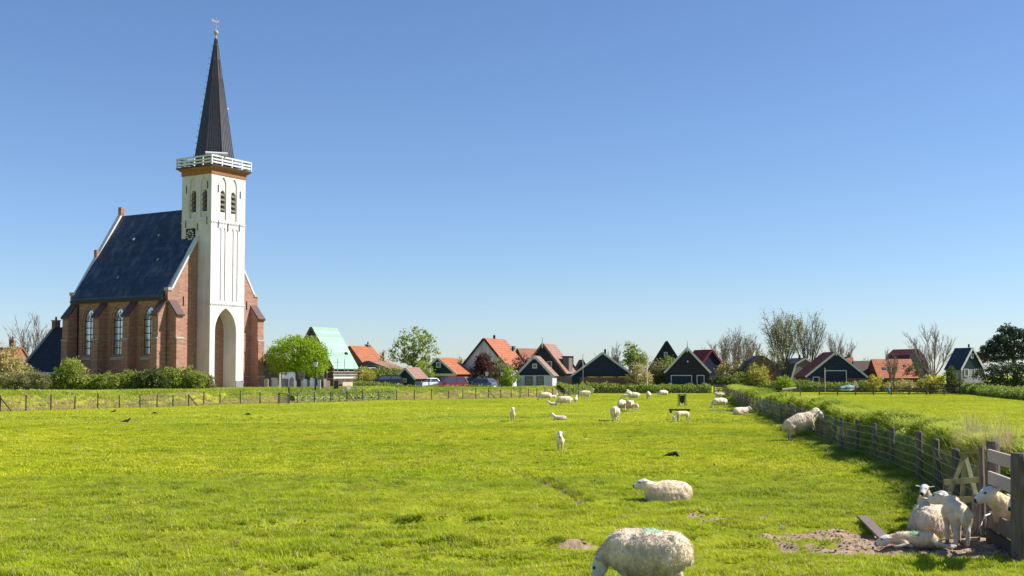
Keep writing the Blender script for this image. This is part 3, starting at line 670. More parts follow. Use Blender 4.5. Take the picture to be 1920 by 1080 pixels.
for k in range(11): ibox('board', (.1+k*.2, 0, .75), (.18, .04, 1.5+.05*math.sin(k*2)), M['oldwood'], fnc)
h = house('tile_hut', 'small hut with steep striped tile roof left of the wide navy barn', 1069, 186, R(0), .95, 2, 1.0, 3.4, 4.85, 'louvre', 'orange2', trim=None, cat='hut'); MB().tube([(.5, 1, 4.4), (.5, 1, 5.6)], [.09, .09], 6).build('flue_pipe', M['iron'], h)
h = house('cone_hut', 'little dark steep roof with a spike left of the wide navy barn', 1092, 192, R(10), .9, 1.8, 1.0, 3.4, 5.0, 'frame_dark', 'maroon', trim=None, finial=True, cat='hut')
h = house('wide_navy_barn', 'wide low navy barn with grey roof edge and brick base', 1130, 170, R(-3), 4.7, 7, 1.0, 2.3, 5.75, 'navy', 'greyroof', lower='brick2', lower_h=1.25, cat='barn')
ibox('barn_door', (-3.9, -.06, 1.6), (1.1, .08, 1.5), M['dgreen'], h); MB().tube([(-2.85, -.4, 1), (-2.85, -.4, 4.2)], [.05]*2, 6).build('white_pole', M['trim'], h)
ibox('rooftop_pipe', (.4, 2, 6.0), (.3, .3, .7), M['iron'], h); chimney(h, 2.1, 6, 4.2, 'pinkroof', .9, .9)
h = house('tall_brown_house', 'tall dark pointed gable behind the shrubs left of the black barn', 1250, 200, R(-6), 3.1, 6, 1.0, 3.4, 8.3, 'black', 'darkroof', trim='frame_dark')
win(h, -.15, 6.0, .6, .9, 'trim', (1, 1), f=.1)
h = house('black_barn', 'black barn with steep roof, finial and two white framed doors', 1288.5, 168, R(-8), 3.1, 7, 1.0, 3.05, 6.4, 'black', 'greyroof', cat='barn', finial=True)
for x, w in ((-.85, 3.0), (1.85, 1.1)):
    dr = ibox('barn_door', (x, -.05, 1.7), (w-.2, .06, 1.5), M['navy'], h)
    ibox('door_frame', (x, -.06, 2.5), (w, .1, .1), M['trim'], dr); ibox('door_frame', (x-w/2+.05, -.06, 1.75), (.1, .1, 1.4), M['trim'], dr); ibox('door_frame', (x+w/2-.05, -.06, 1.75), (.1, .1, 1.4), M['trim'], dr)
MB().tube([(.05, -.1, 4.5), (.05, -.02, 4.5)], [.13, .13], 10).build('gable_lamp', M['trim'], h)
h = house('red_roofed_house', 'navy gable with red roof edges right of the black barn', 1334, 190, R(22), 2.1, 5, 1.0, 4.1, 6.6, 'navy', 'red', trim='red')
h = house('round_roofed_house', 'brown bell shaped gable behind the weeping shrub', 1428, 184, R(0), 2.4, 6, 1.0, 2.9, 5.5, 'brick2', 'thatch', trim='louvre', gambrel=(.62, .68))
h = house('gambrel_house', 'brown gambrel roofed house under the two tall bare trees', 1509, 186, R(16), 2.5, 6, 1.0, 2.0, 5.15, 'louvre', 'greyroof', trim='stone', gambrel=(.68, .72)); ibox('cowl', (-.4, 1, 5.4), (.25, .25, .7), M['iron'], h)
h = house('maroon_roofed_barn', 'navy barn with maroon roof and large white framed double door', 1567, 173, R(2), 4.4, 6.0, 1.0, 2.4, 5.9, 'navy', 'maroon', lower='brick2', lower_h=1.1, cat='barn')
ibox('finial', (0, -.28, 5.7), (.18, .08, .6), M['trim'], h)
for x, w, hh in ((-.1, 3.3, 2.3), (-3.0, 1.0, 1.35)):
    dr = ibox('barn_door', (x, -.05, .9+hh/2), (w-.2, .06, hh), M['navy'], h)
    ibox('door_frame', (x, -.06, .9+hh), (w, .12, .12), M['trim'], dr)
    for s in (-1, 1): ibox('door_frame', (x+s*(w/2-.06), -.06, .85+hh/2), (.12, .12, hh), M['trim'], dr)
h = house('chimney_house', 'small orange roof with chimney behind the maroon roofed barn', 1597, 196, R(80), 2.0, 2.4, 1.0, 4.0, 5.5, 'brick2', 'orange', trim=None); chimney(h, 0, .5, 5.3, 'brick2', .5, .6)
h = house('orange_farmhouse', 'broad orange pantile roof right of the maroon roofed barn', 1705, 176, R(90), 3.0, 5.6, 1.0, 2.2, 4.85, 'brick2', 'orange', trim=None)
ibox('roof_window', (-1.75, 4.4, 3.5), (.5, .55, .1), M['glass'], h, ry=-.73); ibox('roof_window', (-1.3, 1.2, 3.9), (.45, .4, .1), M['glass'], h, ry=-.73)
h = house('thatched_outhouse', 'dark brown roofed outhouse at the left end of the orange farmhouse', 1630, 179, R(88), 2.6, 2.4, 1.0, 2.2, 4.6, 'brick2', 'thatch', trim=None)
h = house('maroon_gambrel_house', 'dark maroon gambrel roofed house left of the big bare tree', 1718, 194, R(26), 2.7, 5, 1.0, 3.0, 6.75, 'black', 'maroon', trim='frame_dark', gambrel=(.55, .72))
h = house('blue_roofed_cottage', 'dark green gabled cottage with blue grey roof left of the pine', 1822, 170, R(20), 1.95, 3.2, 1.0, 3.5, 6.45, 'dgreen', 'blueroof', lower='stone', lower_h=2.4)
win(h, 0, 5.35, .5, .75, 'trim', (1, 2)); win(h, -1.1, 2.9, .75, 1.1, 'trim', (1, 2)); win(h, .7, 2.9, .75, 1.1, 'trim', (1, 2)); ibox('cowl', (0, .6, 6.8), (.18, .18, .5), M['iron'], h)
h = house('far_red_house', 'red tiled roof half hidden behind the left edge shrubs', 40, 150, R(84), 3.2, 6.5, 1.1, 3.6, 6.0, 'brick2', 'orange2', trim=None); chimney(h, 0, 1.2, 5.8)
h = house('edge_red_house', 'orange brown roof at the far left edge of the picture', -20, 146, R(70), 3.0, 5, 1.1, 3.4, 5.8, 'brick2', 'orange', trim=None)

# ------------------------------------------------------------------ vegetation
def leaf_quads(P, s, r, flat=0):
    n = len(P); a = r.normal(size=(n, 3)); a /= np.linalg.norm(a, axis=1)[:, None]; b = r.normal(size=(n, 3)); b = np.cross(a, b); b /= np.linalg.norm(b, axis=1)[:, None]+1e-9
    if flat: a[:, 2] *= flat; b[:, 2] *= flat
    q = (s*r.uniform(.55, 1.45, n))[:, None]; V = np.empty((n, 4, 3))
    V[:, 0] = P-a*q; V[:, 1] = P-b*q*.55; V[:, 2] = P+a*q; V[:, 3] = P+b*q*.55
    return V.reshape(-1, 3), np.arange(4*n).reshape(-1, 4)
def crown_pts(blobs, ncl, nl, cr, r, lo=.45, hi=1.04):
    B = np.array(blobs, float); w = (B[:, 3]*B[:, 4]+B[:, 4]*B[:, 5]+B[:, 3]*B[:, 5]); k = r.choice(len(B), ncl, p=w/w.sum())
    d = r.normal(size=(ncl, 3)); d /= np.linalg.norm(d, axis=1)[:, None]
    c = B[k, :3]+d*B[k, 3:]*(lo+(hi-lo)*r.random(ncl)**.6)[:, None]
    P = np.repeat(c, nl, 0)+r.normal(size=(ncl*nl, 3))*cr*np.repeat(r.uniform(.5, 1.3, ncl), nl)[:, None]*[1, 1, .75]
    return P, c
def branches(mb, p, d, l, r0, depth, rn, tips, spread=.55, up=.12, ratio=.74, n=4, wind=(0, 0, 0), kids=(2, 3)):
    r0 = max(r0, .02); pts = [p]; rs = [r0]; q = Vector(p); dd = Vector(d)
    for i in range(3):
        dd = (dd+Vector((rn.uniform(-.14, .14), rn.uniform(-.14, .14), up*.4))+Vector(wind)).normalized(); q = q+dd*l/3; pts.append(q.copy()); rs.append(max(r0*(1-.13*(i+1)), .016))
    mb.tube(pts, rs, n if depth > 1 else 3, caps=False)
    if depth == 0: tips.append(q.copy()); return
    for k in range(rn.randint(*kids)):
        f = rn.choice((1.0, .68, 1.0)); src = pts[-1] if f == 1.0 else pts[2]
        nd = (dd+Vector((rn.uniform(-1, 1), rn.uniform(-1, 1), rn.uniform(-.35, .6)))*spread*1.25+Vector((0, 0, up))).normalized()
        branches(mb, src, nd, l*ratio*rn.uniform(.8, 1.15), rs[-1]*(.72 if f == 1.0 else .55), depth-1, rn, tips, spread, up, ratio, n, wind, kids)
def fan_tree(mb, h, w, rn, tips, lean=0., limbs=8, subs=11, tw=5, tr=.16, low=.22):
    """vase shaped winter tree: limbs rise from a short trunk, side shoots and twigs fill the fan"""
    t0 = h*low; mb.tube([(0, 0, -.2), (lean*.2, 0, t0*.6), (lean*.4, 0, t0)], [tr*1.3, tr, tr*.85], 7, False)
    for i in range(limbs):
        az = TAU*(i+rn.uniform(-.3, .3))/limbs; out = w*rn.uniform(.3, 1.0) if i else w*.1; hh = h*rn.uniform(.82, 1.0)*(1-.22*(out/w)**2); sw = rn.uniform(-.25, .25)
        s0 = Vector((lean*.4, 0, t0*rn.uniform(.6, 1.0))); pts = [s0]; n = 6
        for k in range(1, n+1):
            u = k/n; r_ = out*(u**.75); a = az+sw*u; pts.append(Vector((lean*(.4+.6*u)+math.cos(a)*r_, math.sin(a)*r_, s0.z+(hh-s0.z)*u**1.1))+Vector((rn.uniform(-.1, .1), rn.uniform(-.1, .1), rn.uniform(-.1, .1))))
        rs = [max(tr*.6*(1-k/n)**.9, .018) for k in range(n+1)]; mb.tube(pts, rs, 5, False); tips.append(pts[-1])
        for j in range(subs):
            u = rn.uniform(.25, 1.0)*n; k = min(int(u), n-1); p = pts[k].lerp(pts[k+1], u-k); d = (pts[k+1]-pts[k]).normalized()
            d = (d+Vector((rn.uniform(-1, 1), rn.uniform(-1, 1), rn.uniform(-.2, .5)))*.6).normalized(); l = h*rn.uniform(.12, .26)*(1.15-.4*u/n)
            q1 = p+d*l*.5; q2 = p+d*l+Vector((0, 0, l*.14)); mb.tube([p, q1, q2], [.032, .024, .014], 3, False); tips.append(q2)
            for t in range(tw):
                v = rn.uniform(.3, 1.0); p2 = p.lerp(q2, v); d2 = (d+Vector((rn.uniform(-1, 1), rn.uniform(-1, 1), rn.uniform(-.3, .6)))*.7).normalized(); e = p2+d2*l*rn.uniform(.25, .5)
                mb.tube([p2, e], [.018, .009], 3, False); tips.append(e)
def tree(name, label, px, d, blobs=None, leaf='lf_mid', size=.13, ncl=260, nl=16, cr=.28, trunk=None, bark='bark', seed=1, cat='tree', base=None, bare=None, group=None, lo=.45):
    """blobs in metres round the foot; bare=(first length, radius, depth, spread, ratio, wind)"""
    x = X(px, d); z = g1(x, d)-.1 if base is None else base
    r = empty(name, (x, d, z), 0, label, cat, group); rn = random.Random(seed); nr = np.random.default_rng(seed); tips = []
    if bare:
        mb = MB()
        if len(bare) == 3: fan_tree(mb, bare[0], bare[1], rn, tips, bare[2], tr=.1+.008*bare[0], low=.3 if bare[0] > 9.5 else .2, limbs=13 if bare[0] > 8 else 8, subs=14 if bare[0] > 8 else 11); mb.build('trunk', M[bark], r); bare = None
    if bare:
        l, r0, dep, sp_, ra, wi = bare
        branches(mb, Vector((0, 0, 0)), Vector((wi[0]*2, 0, 1)), l, r0, dep, rn, tips, sp_, .16, ra, 5, wi, (3, 4)); mb.build('trunk', M[bark], r)
    elif trunk:
        mb = MB(); th, tr = trunk
        top = Vector((rn.uniform(-.2, .2), 0, th)); mb.tube([(0, 0, -.2), (rn.uniform(-.1, .1), 0, th*.5), top], [tr*1.25, tr, tr*.8], 7)
        for b in blobs[:7]: 
            e = Vector(b[:3]); m_ = top.lerp(e, .5)+Vector((0, 0, -.1*e.length*.2)); mb.tube([top, m_, e, e+(e-top)*.3], [tr*.6, tr*.4, tr*.2, .02], 5)
        mb.build('trunk', M[bark], r)
    if blobs:
        P, c = crown_pts(blobs, ncl, nl, cr, nr, lo); V, Fq = leaf_quads(P, size, nr); mesh_np('crown', V, Fq, M[leaf], r)
    elif tips and leaf:
        P = np.repeat(np.array([tuple(t) for t in tips]), nl, 0); P = P+nr.normal(size=P.shape)*cr; V, Fq = leaf_quads(P, size, nr); mesh_np('crown', V, Fq, M[leaf], r)
    return r
def bush(name, label, px, d, blobs, leaf, size=.1, ncl=150, nl=18, cr=.16, seed=1, cat='shrub', base=None, stems=6, group=None, twigs=0):
    x = X(px, d); z = g1(x, d) if base is None else base
    r = empty(name, (x, d, z), 0, label, cat, group); rn = random.Random(seed); nr = np.random.default_rng(seed)
    mb = MB()
    for k in range(stems):
        b = blobs[k % len(blobs)]; e = Vector((b[0]+rn.uniform(-.6, .6)*b[3], b[1]+rn.uniform(-.6, .6)*b[4], b[2]+b[5]*.6))
        mb.tube([(b[0]*.8+rn.uniform(-.15, .15), b[1], -.15), e*.6, e], [.05, .035, .012], 4, False)
    for k in range(twigs):
        b = blobs[k % len(blobs)]; a = rn.uniform(0, TAU); e = Vector((b[0]+math.cos(a)*b[3]*.7, b[1]+math.sin(a)*b[4]*.7, b[2]+b[5]*rn.uniform(.7, 1.25)))
        mb.tube([(b[0], b[1], .1), e], [.02, .006], 3, False)
    mb.build('stem', M['twig'], r)
    P, c = crown_pts(blobs, ncl, nl, cr, nr, .3); P = P[P[:, 2] > -.1]
    V, Fq = leaf_quads(P, size, nr); mesh_np('foliage', V, Fq, M[leaf], r); return r
def hedge(name, label, pts, w, hgt, leaf, size=.11, dens=90, seed=1, cat='hedge', jitter=.25, core='lf_dark'):
    """leafy bank following a line on the ground"""
    nr = np.random.default_rng(seed); pts = np.array(pts, float); sg = np.linalg.norm(np.diff(pts, axis=0), axis=1); Ltot = sg.sum(); cum = np.concatenate([[0], np.cumsum(sg)])
    r = empty(name, (pts[0, 0], pts[0, 1], g1(*pts[0])), 0, label, cat); o = np.array([pts[0, 0], pts[0, 1], g1(*pts[0])])
    def on(s, a):
        x = np.interp(s, cum, pts[:, 0]); y = np.interp(s, cum, pts[:, 1]); e = .3
        tx = np.interp(s+e, cum, pts[:, 0])-np.interp(s-e, cum, pts[:, 0]); ty = np.interp(s+e, cum, pts[:, 1])-np.interp(s-e, cum, pts[:, 1]); l = np.hypot(tx, ty)+1e-9
        return x-ty/l*a, y+tx/l*a
    n = int(Ltot*dens); s = nr.random(n)*Ltot; th = nr.random(n)*math.pi; hh = hgt*(1+.16*fbm(s/1.7, 0.5, seed=seed)+.1*vnoise(s*1.8, .2, seed=seed))
    rad = (.75+.3*nr.random(n)); a = np.cos(th)*w/2*rad; up = np.sin(th)**.55*hh*rad*1.0
    x, y = on(s, a); z = gz(x, y)+np.maximum(up+nr.normal(size=n)*jitter*.35, .02)
    V, Fq = leaf_quads(np.stack([x, y, z], 1)-o, size, nr); mesh_np('foliage', V, Fq, M[leaf], r)
    m = max(int(Ltot/.7), 2); ss = np.linspace(0, Ltot, m); k = 7; tt = np.linspace(0, math.pi, k); S, T = np.meshgrid(ss, tt, indexing='ij')
    hh = hgt*(1+.16*fbm(S/1.7, 0.5, seed=seed))*.8; x, y = on(S, np.cos(T)*w/2*.8); z = gz(x, y)-.05+np.sin(T)**.55*hh
    ii = (np.arange(m-1)[:, None]*k+np.arange(k-1)[None]).ravel()
    mesh_np('branches', np.stack([x, y, z], -1).reshape(-1, 3)-o, np.stack([ii, ii+1, ii+k+1, ii+k], 1), M[core], r); return r

# round green tree beside the mint roofed house
tree('round_tree', 'round bright green tree beside the mint roofed house', 558, 130, [(0,0,4.1,2.9,2.6,1.8),(-1.5,0,3.3,2.0,2,1.6),(1.6,0,3.4,2.0,2,1.7),(.4,-.5,4.7,2.0,2,1.1),(-2.1,.4,2.8,1.2,1.3,1.0),(2.1,.4,2.6,1.1,1.3,1.1)], 'lf_bright', .11, 560, 22, .26, (2.0, .2), seed=3, lo=.6)
tree('dark_round_tree', 'dark olive tree peeping out left of the round tree', 502, 150, [(0,0,3.2,1.5,1.3,1.2),(.8,0,2.4,1.3,1.2,1.1)], 'lf_dark', .13, 130, 16, .25, (1.6, .15), seed=4)
tree('airy_tree', 'tall airy spring tree standing between mint roof and green gable', 775, 168, [(0,0,7.0,2.4,2,1.8),(1.0,0,6.2,2.2,2,1.5),(-1.8,0,5.4,1.5,1.5,1.1),(1.8,0,4.6,1.8,1.6,1.5),(.6,0,3.4,1.9,1.6,1.5),(-.6,.3,4.6,1.4,1.4,1.2),(-2.3,0,4.1,1.0,1,.7)], 'lf_mid', .14, 250, 16, .26, (3.0, .22), seed=6, lo=.3)
bush('yellow_green_bush', 'yellow green leafy bush at the foot of the tall airy tree', 790, 158, [(0,0,2.0,1.8,1.2,1.7),(-.6,0,1.2,1.6,1.2,1.0)], 'lf_bright', .12, 160, 16, .2, 8)
tree('bare_conifer', 'bare brown conifer spike in front of the low orange roof', 719, 160, [(0,0,4.4,.35,.35,.9),(0,0,3.4,.8,.7,.7),(0,0,2.6,1.3,1,.6),(-.8,0,2.6,.6,.5,.3)], 'lf_tan', .09, 60, 14, .16, (4.6, .12), seed=9, lo=.2)
bush('tan_hedge_bush', 'yellowish trimmed bush left of the bare conifer', 682, 147, [(0,0,1.3,1.3,.9,1.2),(.8,0,1.1,.9,.9,1.0)], 'lf_yellow', .1, 130, 16, .15, 11)
bush('green_bush_by_conifer', 'green and grey twiggy bush under the bare conifer', 722, 152, [(0,0,1.5,2.2,1,1.2),(-1.2,0,1.2,1.3,1,1.1),(1.6,0,1.2,1.6,1,1.0)], 'lf_mid', .11, 170, 16, .2, 12, twigs=24)
bush('dark_bush_by_house', 'brownish evergreen between green gable and white house', 861, 172, [(0,0,3.0,1.2,1,1.5),(.9,0,2.4,1.0,1,1.3)], 'lf_tan', .12, 110, 16, .2, 13)
tree('purple_tree', 'dark purple leaved tree in front of the white house', 906, 149, [(0,0,3.5,1.1,1,1.2),(-.6,0,2.6,.9,.9,.9),(.6,0,2.7,1.1,1,1.0),(.2,0,4.2,.7,.7,.5)], 'lf_red', .11, 190, 18, .18, (1.5, .12), seed=14, lo=.35)
tree('olive_tree', 'olive budding tree right of the purple tree', 935, 151, [(0,0,3.0,1.6,1.2,1.3),(.9,0,2.4,1.2,1,1.0),(-.8,0,2.2,1,1,.9)], 'lf_bud', .11, 160, 16, .2, (1.3, .12), seed=15, lo=.3)
bush('bright_bush', 'bright green bush left of the white fronted cottage', 957, 149, [(0,0,1.6,1.1,.9,1.3),(-.5,0,1.0,.9,.8,.9)], 'lf_bright', .1, 130, 16, .16, 16)
tree('second_purple_tree', 'purple leaved tree behind the white fronted cottage', 977, 160, [(0,0,3.3,1.2,1,1.3),(.6,0,2.6,1.0,1,1.0)], 'lf_red', .11, 130, 16, .18, (1.6, .1), seed=17, lo=.35)
tree('barn_bare_tree', 'thin bare tree rising behind the wide navy barn', 1160, 184, None, None, bare=(6.4, 1.9, -.5), bark='twig', seed=18)
tree('barn_bare_tree', 'small bare twiggy tree behind the left half of the wide navy barn', 1122, 190, None, None, bare=(5.0, 1.6, .2), bark='twig', seed=19)
tree('pale_leaf_tree', 'pale leaved tall shrub tree right of the wide navy barn', 1184, 178, [(0,0,5.3,1.3,1,1.5),(.8,0,4.2,1.6,1.2,1.4),(-.3,0,3.5,1.3,1.2,1.3),(1.8,0,3.8,1.2,1,1.0)], 'lf_mid', .13, 230, 15, .22, (2.2, .13), seed=20, lo=.25)
bush('tan_tall_bush', 'tall tan twiggy shrub right of the wide navy barn', 1200, 168, [(0,0,2.2,1.5,1.1,1.9),(-1.0,0,1.6,1.1,1,1.4),(.9,0,1.6,1.0,1,1.4)], 'lf_tan', .12, 220, 15, .2, 21, twigs=40)
bush('olive_bush', 'olive shrub left of the black barn', 1232, 172, [(0,0,2.6,1.5,1,1.5),(1.0,0,2.0,1.1,1,1.4),(-.7,0,1.4,1.2,1,1.2)], 'lf_bud', .12, 200, 15, .2, 22, twigs=20)
bush('green_bush_by_barn', 'green shrub climbing behind the black barn wall', 1258, 180, [(0,0,3.4,1.3,1,1.3),(-.6,0,2.5,1.1,1,1.3)], 'lf_mid', .12, 110, 15, .2, 23)
for i, (px, d, l, s_, lb) in enumerate(((1352, 206, 2.6, 24, 'bare tree just right of the red roofed gable'), (1374, 202, 3.0, 25, 'taller bare tree behind the dark spreading shrub'), (1398, 204, 2.7, 26, 'bare tree left of the bell shaped gable'), (1418, 208, 2.2, 27, 'low bare tree behind the bell shaped gable'), (1310, 214, 2.0, 28, 'faint bare tree peeping between black barn and red roof'))):
    tree('bare_tree', lb, px, d, None, 'lf_bud', .08, nl=1, cr=.2, bare=(l*3.0, l*.95, .3), bark='twig', seed=s_, group='bare trees behind the village')
bush('brown_tangle', 'orange brown shrub mass behind the dark spreading shrub', 1372, 188, [(0,0,2.6,2.2,1,1.6),(1.4,0,2.0,1.5,1,1.3),(-1.2,0,2.2,1.3,1,1.2)], 'lf_tan', .13, 200, 14, .22, 29, twigs=40)
bush('dark_spreading_shrub', 'dark spreading evergreen right of the black barn', 1355, 168, [(0,0,1.7,1.6,1,.8),(1.0,0,1.4,1.3,1,.8),(-1.1,0,1.6,1.0,.9,.7)], 'lf_dark', .11, 200, 16, .18, 30)
bush('green_shrub_by_gate', 'mid green shrub behind the far field gate', 1385, 172, [(0,0,1.6,1.3,1,1.2),(.9,0,1.3,1.1,1,1.0)], 'lf_mid', .11, 140, 16, .18, 31)
bush('weeping_shrub', 'drooping yellow green shrub in front of the bell shaped gable', 1420, 172, [(0,0,2.3,1.5,1.2,1.9),(0,0,1.2,1.8,1.2,1.1)], 'lf_yellow', .1, 200, 18, .2, 32, twigs=50)
bush('lime_bush', 'vivid lime green bush right of the weeping shrub', 1469, 170, [(0,0,1.4,1.25,1,1.0),(.4,0,.9,1.1,1,.8)], 'lf_bright', .1, 170, 18, .16, 33)
tree('tall_budding_tree', 'tall budding tree with clear trunk, left of the tall pair', 1474, 186, None, 'lf_bud', .1, nl=5, cr=.22, bare=(10.9, 4.0, -.4), bark='bark', seed=34)
tree('tall_bare_tree', 'tall fan shaped bare tree, right of the tall pair', 1513, 188, None, 'lf_bud', .08, nl=2, cr=.2, bare=(10.2, 3.9, .6), bark='bark', seed=36)
tree('small_budding_tree', 'small budding tree below the left tall tree', 1461, 180, None, 'lf_bud', .09, nl=2, cr=.2, bare=(6.0, 1.6, -.5), bark='bark', seed=37)
tree('bare_tree', 'spreading bare tree behind the maroon roofed barn', 1568, 206, None, None, bare=(8.6, 2.8, .5), bark='twig', seed=38, group='bare trees behind the village')
tree('bare_tree', 'bare leaning tree right of the maroon roofed barn', 1620, 196, None, None, bare=(4.6, 1.5, .5), bark='twig', seed=39, group='bare trees behind the village')
tree('slim_bare_tree', 'slim bare tree in front of the orange farmhouse', 1672, 171, None, None, bare=(6.0, 1.5, 0), bark='twig', seed=40)
tree('big_bare_tree', 'big wide bare tree between maroon gambrel and blue roof', 1752, 182, None, None, bare=(9.0, 4.2, -.4), bark='twig', seed=41)
bush('bush_by_farmhouse', 'yellow green bush at the left end of the orange farmhouse', 1640, 168, [(0,0,1.5,1.1,1,1.1),(-.6,0,1.2,.8,.8,.9)], 'lf_yellow', .1, 110, 16, .16, 42)
bush('dark_round_evergreen', 'dark round evergreen in front of the maroon gambrel', 1713, 174, [(0,0,3.0,.95,.9,1.2),(0,0,1.8,1.0,.9,1.2)], 'lf_dark', .1, 130, 16, .16, 43)
bush('yellow_forsythia', 'bright yellow shrub behind the paddock rails', 1745, 166, [(0,0,1.3,1.7,1,1.3),(-1.2,0,1.0,1.0,1,.9)], 'lf_yellow', .1, 230, 16, .18, 44, twigs=30)
bush('dry_grass_clump', 'low tan dry shrubs under the orange farmhouse', 1690, 166, [(0,0,.9,2.2,1,1.0),(1.6,0,.8,1.4,1,.8),(-1.6,0,.8,1.0,1,.8)], 'lf_tan', .1, 200, 14, .18, 45, twigs=40)
bush('grey_conifer_bush', 'dark grey green shrub left of the blue roofed cottage', 1781, 166, [(0,0,1.8,1.1,1,1.7),(.2,0,2.9,.6,.6,.9),(.8,0,1.2,1.0,.9,1.1)], 'lf_dark', .11, 170, 16, .18, 46, twigs=20)
bush('tan_low_shrub', 'tan and yellow low shrubs in front of the blue roofed cottage', 1822, 160, [(0,0,.8,1.4,.9,.7),(1.8,0,.8,1.6,.9,.7),(4.0,0,.8,1.8,.9,.7),(5.9,0,.8,1.3,.9,.7)], 'lf_tan', .1, 260, 16, .18, 47)
bush('red_blossom_bush', 'dull red leaved bush between blue roof and pine', 1840, 178, [(0,0,4.6,.9,.8,.7),(.6,0,4.2,.8,.8,.7)], 'lf_red', .11, 90, 14, .18, 48)
tree('pine_tree', 'large dark layered pine at the right edge of the village', 1902, 160, [(-.9,0,8.9,1.2,1.1,.55),(.2,0,8.3,1.7,1.4,.6),(-1.2,0,7.7,1.7,1.4,.6),(1.9,0,8.4,1.4,1.2,.6),(2.7,0,7.4,1.6,1.4,.55),(-2.6,0,7.0,1.3,1.2,.55),(-3.3,0,6.3,1.3,1.2,.5),(-3.8,0,5.5,1.2,1.1,.5),(-1.8,0,5.9,1.7,1.4,.5),(.4,0,6.8,1.9,1.5,.5),(2.2,0,6.0,1.8,1.4,.5),(.2,0,5.2,1.7,1.4,.45),(-2.4,0,4.9,1.4,1.2,.4),(3.0,0,4.9,1.5,1.3,.45)], 'lf_pine', .12, 760, 22, .2, (5.6, .3), seed=49, lo=.4)
tree('lower_pine', 'broad dark bushy conifer below the large pine', 1888, 154, [(0,0,3.5,3.1,1.6,.8),(-2.3,0,2.6,2.1,1.3,1.1),(1.8,0,3.3,2.3,1.5,.9),(-.4,0,1.7,2.4,1.5,.7),(2.4,0,1.7,1.8,1.4,.8)], 'lf_pine', .12, 420, 18, .25, (1.6, .2), seed=50, lo=.35)
# left edge
tree('left_bare_tree', 'wide bare tree above the far left red roof', 62, 158, None, None, bare=(8.9, 3.4, .1), bark='twig', seed=51)
bush('tall_tan_shrub', 'tall tan willow like shrub at the left edge', 10, 118, [(0,0,2.3,1.7,1.2,2.3),(1.2,0,1.6,1.3,1.1,1.6),(-1.6,0,2.0,1.5,1.2,2.0)], 'lf_tan', .1, 360, 18, .2, 52, twigs=60)
bush('left_green_shrub', 'olive shrub in front of the church annex', 55, 106, [(0,0,1.0,1.5,.9,1.0),(-1.8,0,.9,1.3,.9,.9),(1.3,0,.8,1.0,.8,.8)], 'lf_bud', .08, 330, 18, .15, 53, twigs=30)
bush('plumed_bush', 'big leafy bush with tan plumed top left of the church', 128, 107, [(0,0,1.2,1.6,1,1.3),(.3,0,1.9,1.0,.8,1.0),(-1.0,0,.7,1.0,.8,.8),(1.4,0,.7,1.0,.8,.8)], 'lf_mid', .08, 420, 20, .14, 54)
bush('plume_tops', 'tan dry plumes on top of the leafy bush left of the church', 136, 107.6, [(0,0,2.3,1.0,.7,.7),(.8,0,1.4,.9,.7,.7)], 'lf_tan', .07, 90, 14, .14, 55, twigs=60, cat='plumes')
for i, (px, d, w, hh, lf, lb) in enumerate(((205, 107, 1.3, 1.5, 'lf_mid', 'low green shrub under the first church window'), (246, 107.5, 1.4, 1.75, 'lf_mid', 'green shrub under the middle church window'), (285, 107, 1.4, 2.0, 'lf_dark', 'dark green shrub under the third church window'), (318, 108, 1.3, 2.05, 'lf_mid', 'taller green shrub by the front church corner'), (352, 108.5, 1.5, 2.1, 'lf_mid', 'round green shrub left of the tower foot'), (382, 110, .9, 1.6, 'lf_bud', 'small pale shrub touching the tower foot'), (175, 108, 1.1, 1.4, 'lf_mid', 'low green shrub right of the plumed bush'))):
    bush('church_shrub', lb, px, d, [(0,0,hh*.5,w,.8,hh*.55),(w*.5,0,hh*.4,w*.7,.8,hh*.5),(-w*.5,0,hh*.4,w*.7,.8,hh*.45)], lf, .075, 330, 20, .13, 60+i, group='shrubs along the church')
# hedges and grassy banks in front of the village
hedge('hedge', 'clipped green hedge bank in front of the two dark barns', [(10.6, 166), (19, 166.5), (28.2, 167)], 2.2, 1.25, 'lf_hedge', .12, 230, 71)
hedge('hedge', 'low hedge in front of the maroon roofed barn', [(32.5, 171.5), (47, 172), (62, 173)], 1.8, 1.55, 'lf_hedge', .12, 190, 72)
hedge('hedge', 'grassy hedge at the right edge behind the far paddock', [(63.5, 166), (60, 148), (54.5, 127), (50, 108)], 2.2, 1.15, 'lf_hedge', .11, 220, 73)
hedge('hedge', 'second hedge line behind the right edge hedge', [(63, 170), (75, 164), (82, 150)], 2.0, 1.5, 'lf_hedge', .12, 150, 74)
hedge('hedge', 'clipped low hedge in front of the parked cars', [(X(662, 139), 139), (X(760, 140), 140), (X(925, 143), 143)], 1.0, .62, 'lf_hedge', .09, 200, 75)
hedge('hedge', 'tall hedge screening the garden behind the cars', [(X(745, 151), 151), (X(782, 152), 152)], .9, 1.5, 'lf_bud', .1, 220, 76)
hedge('hedge', 'grassy hedge below the white fronted cottage, right side', [(6.2, 149), (9.5, 156), (10.6, 163)], 1.6, 1.0, 'lf_hedge', .1, 230, 77)
bx = [(X(px, d), d) for px, d in ((548, 112), (575, 113.5), (610, 115), (650, 117.5), (690, 119.5), (740, 122))]
hedge('hedge', 'rough grassy hedge along the wire fence below the gravestones', bx, 1.3, .9, 'lf_mid', .085, 260, 78, core='lf_hedge')

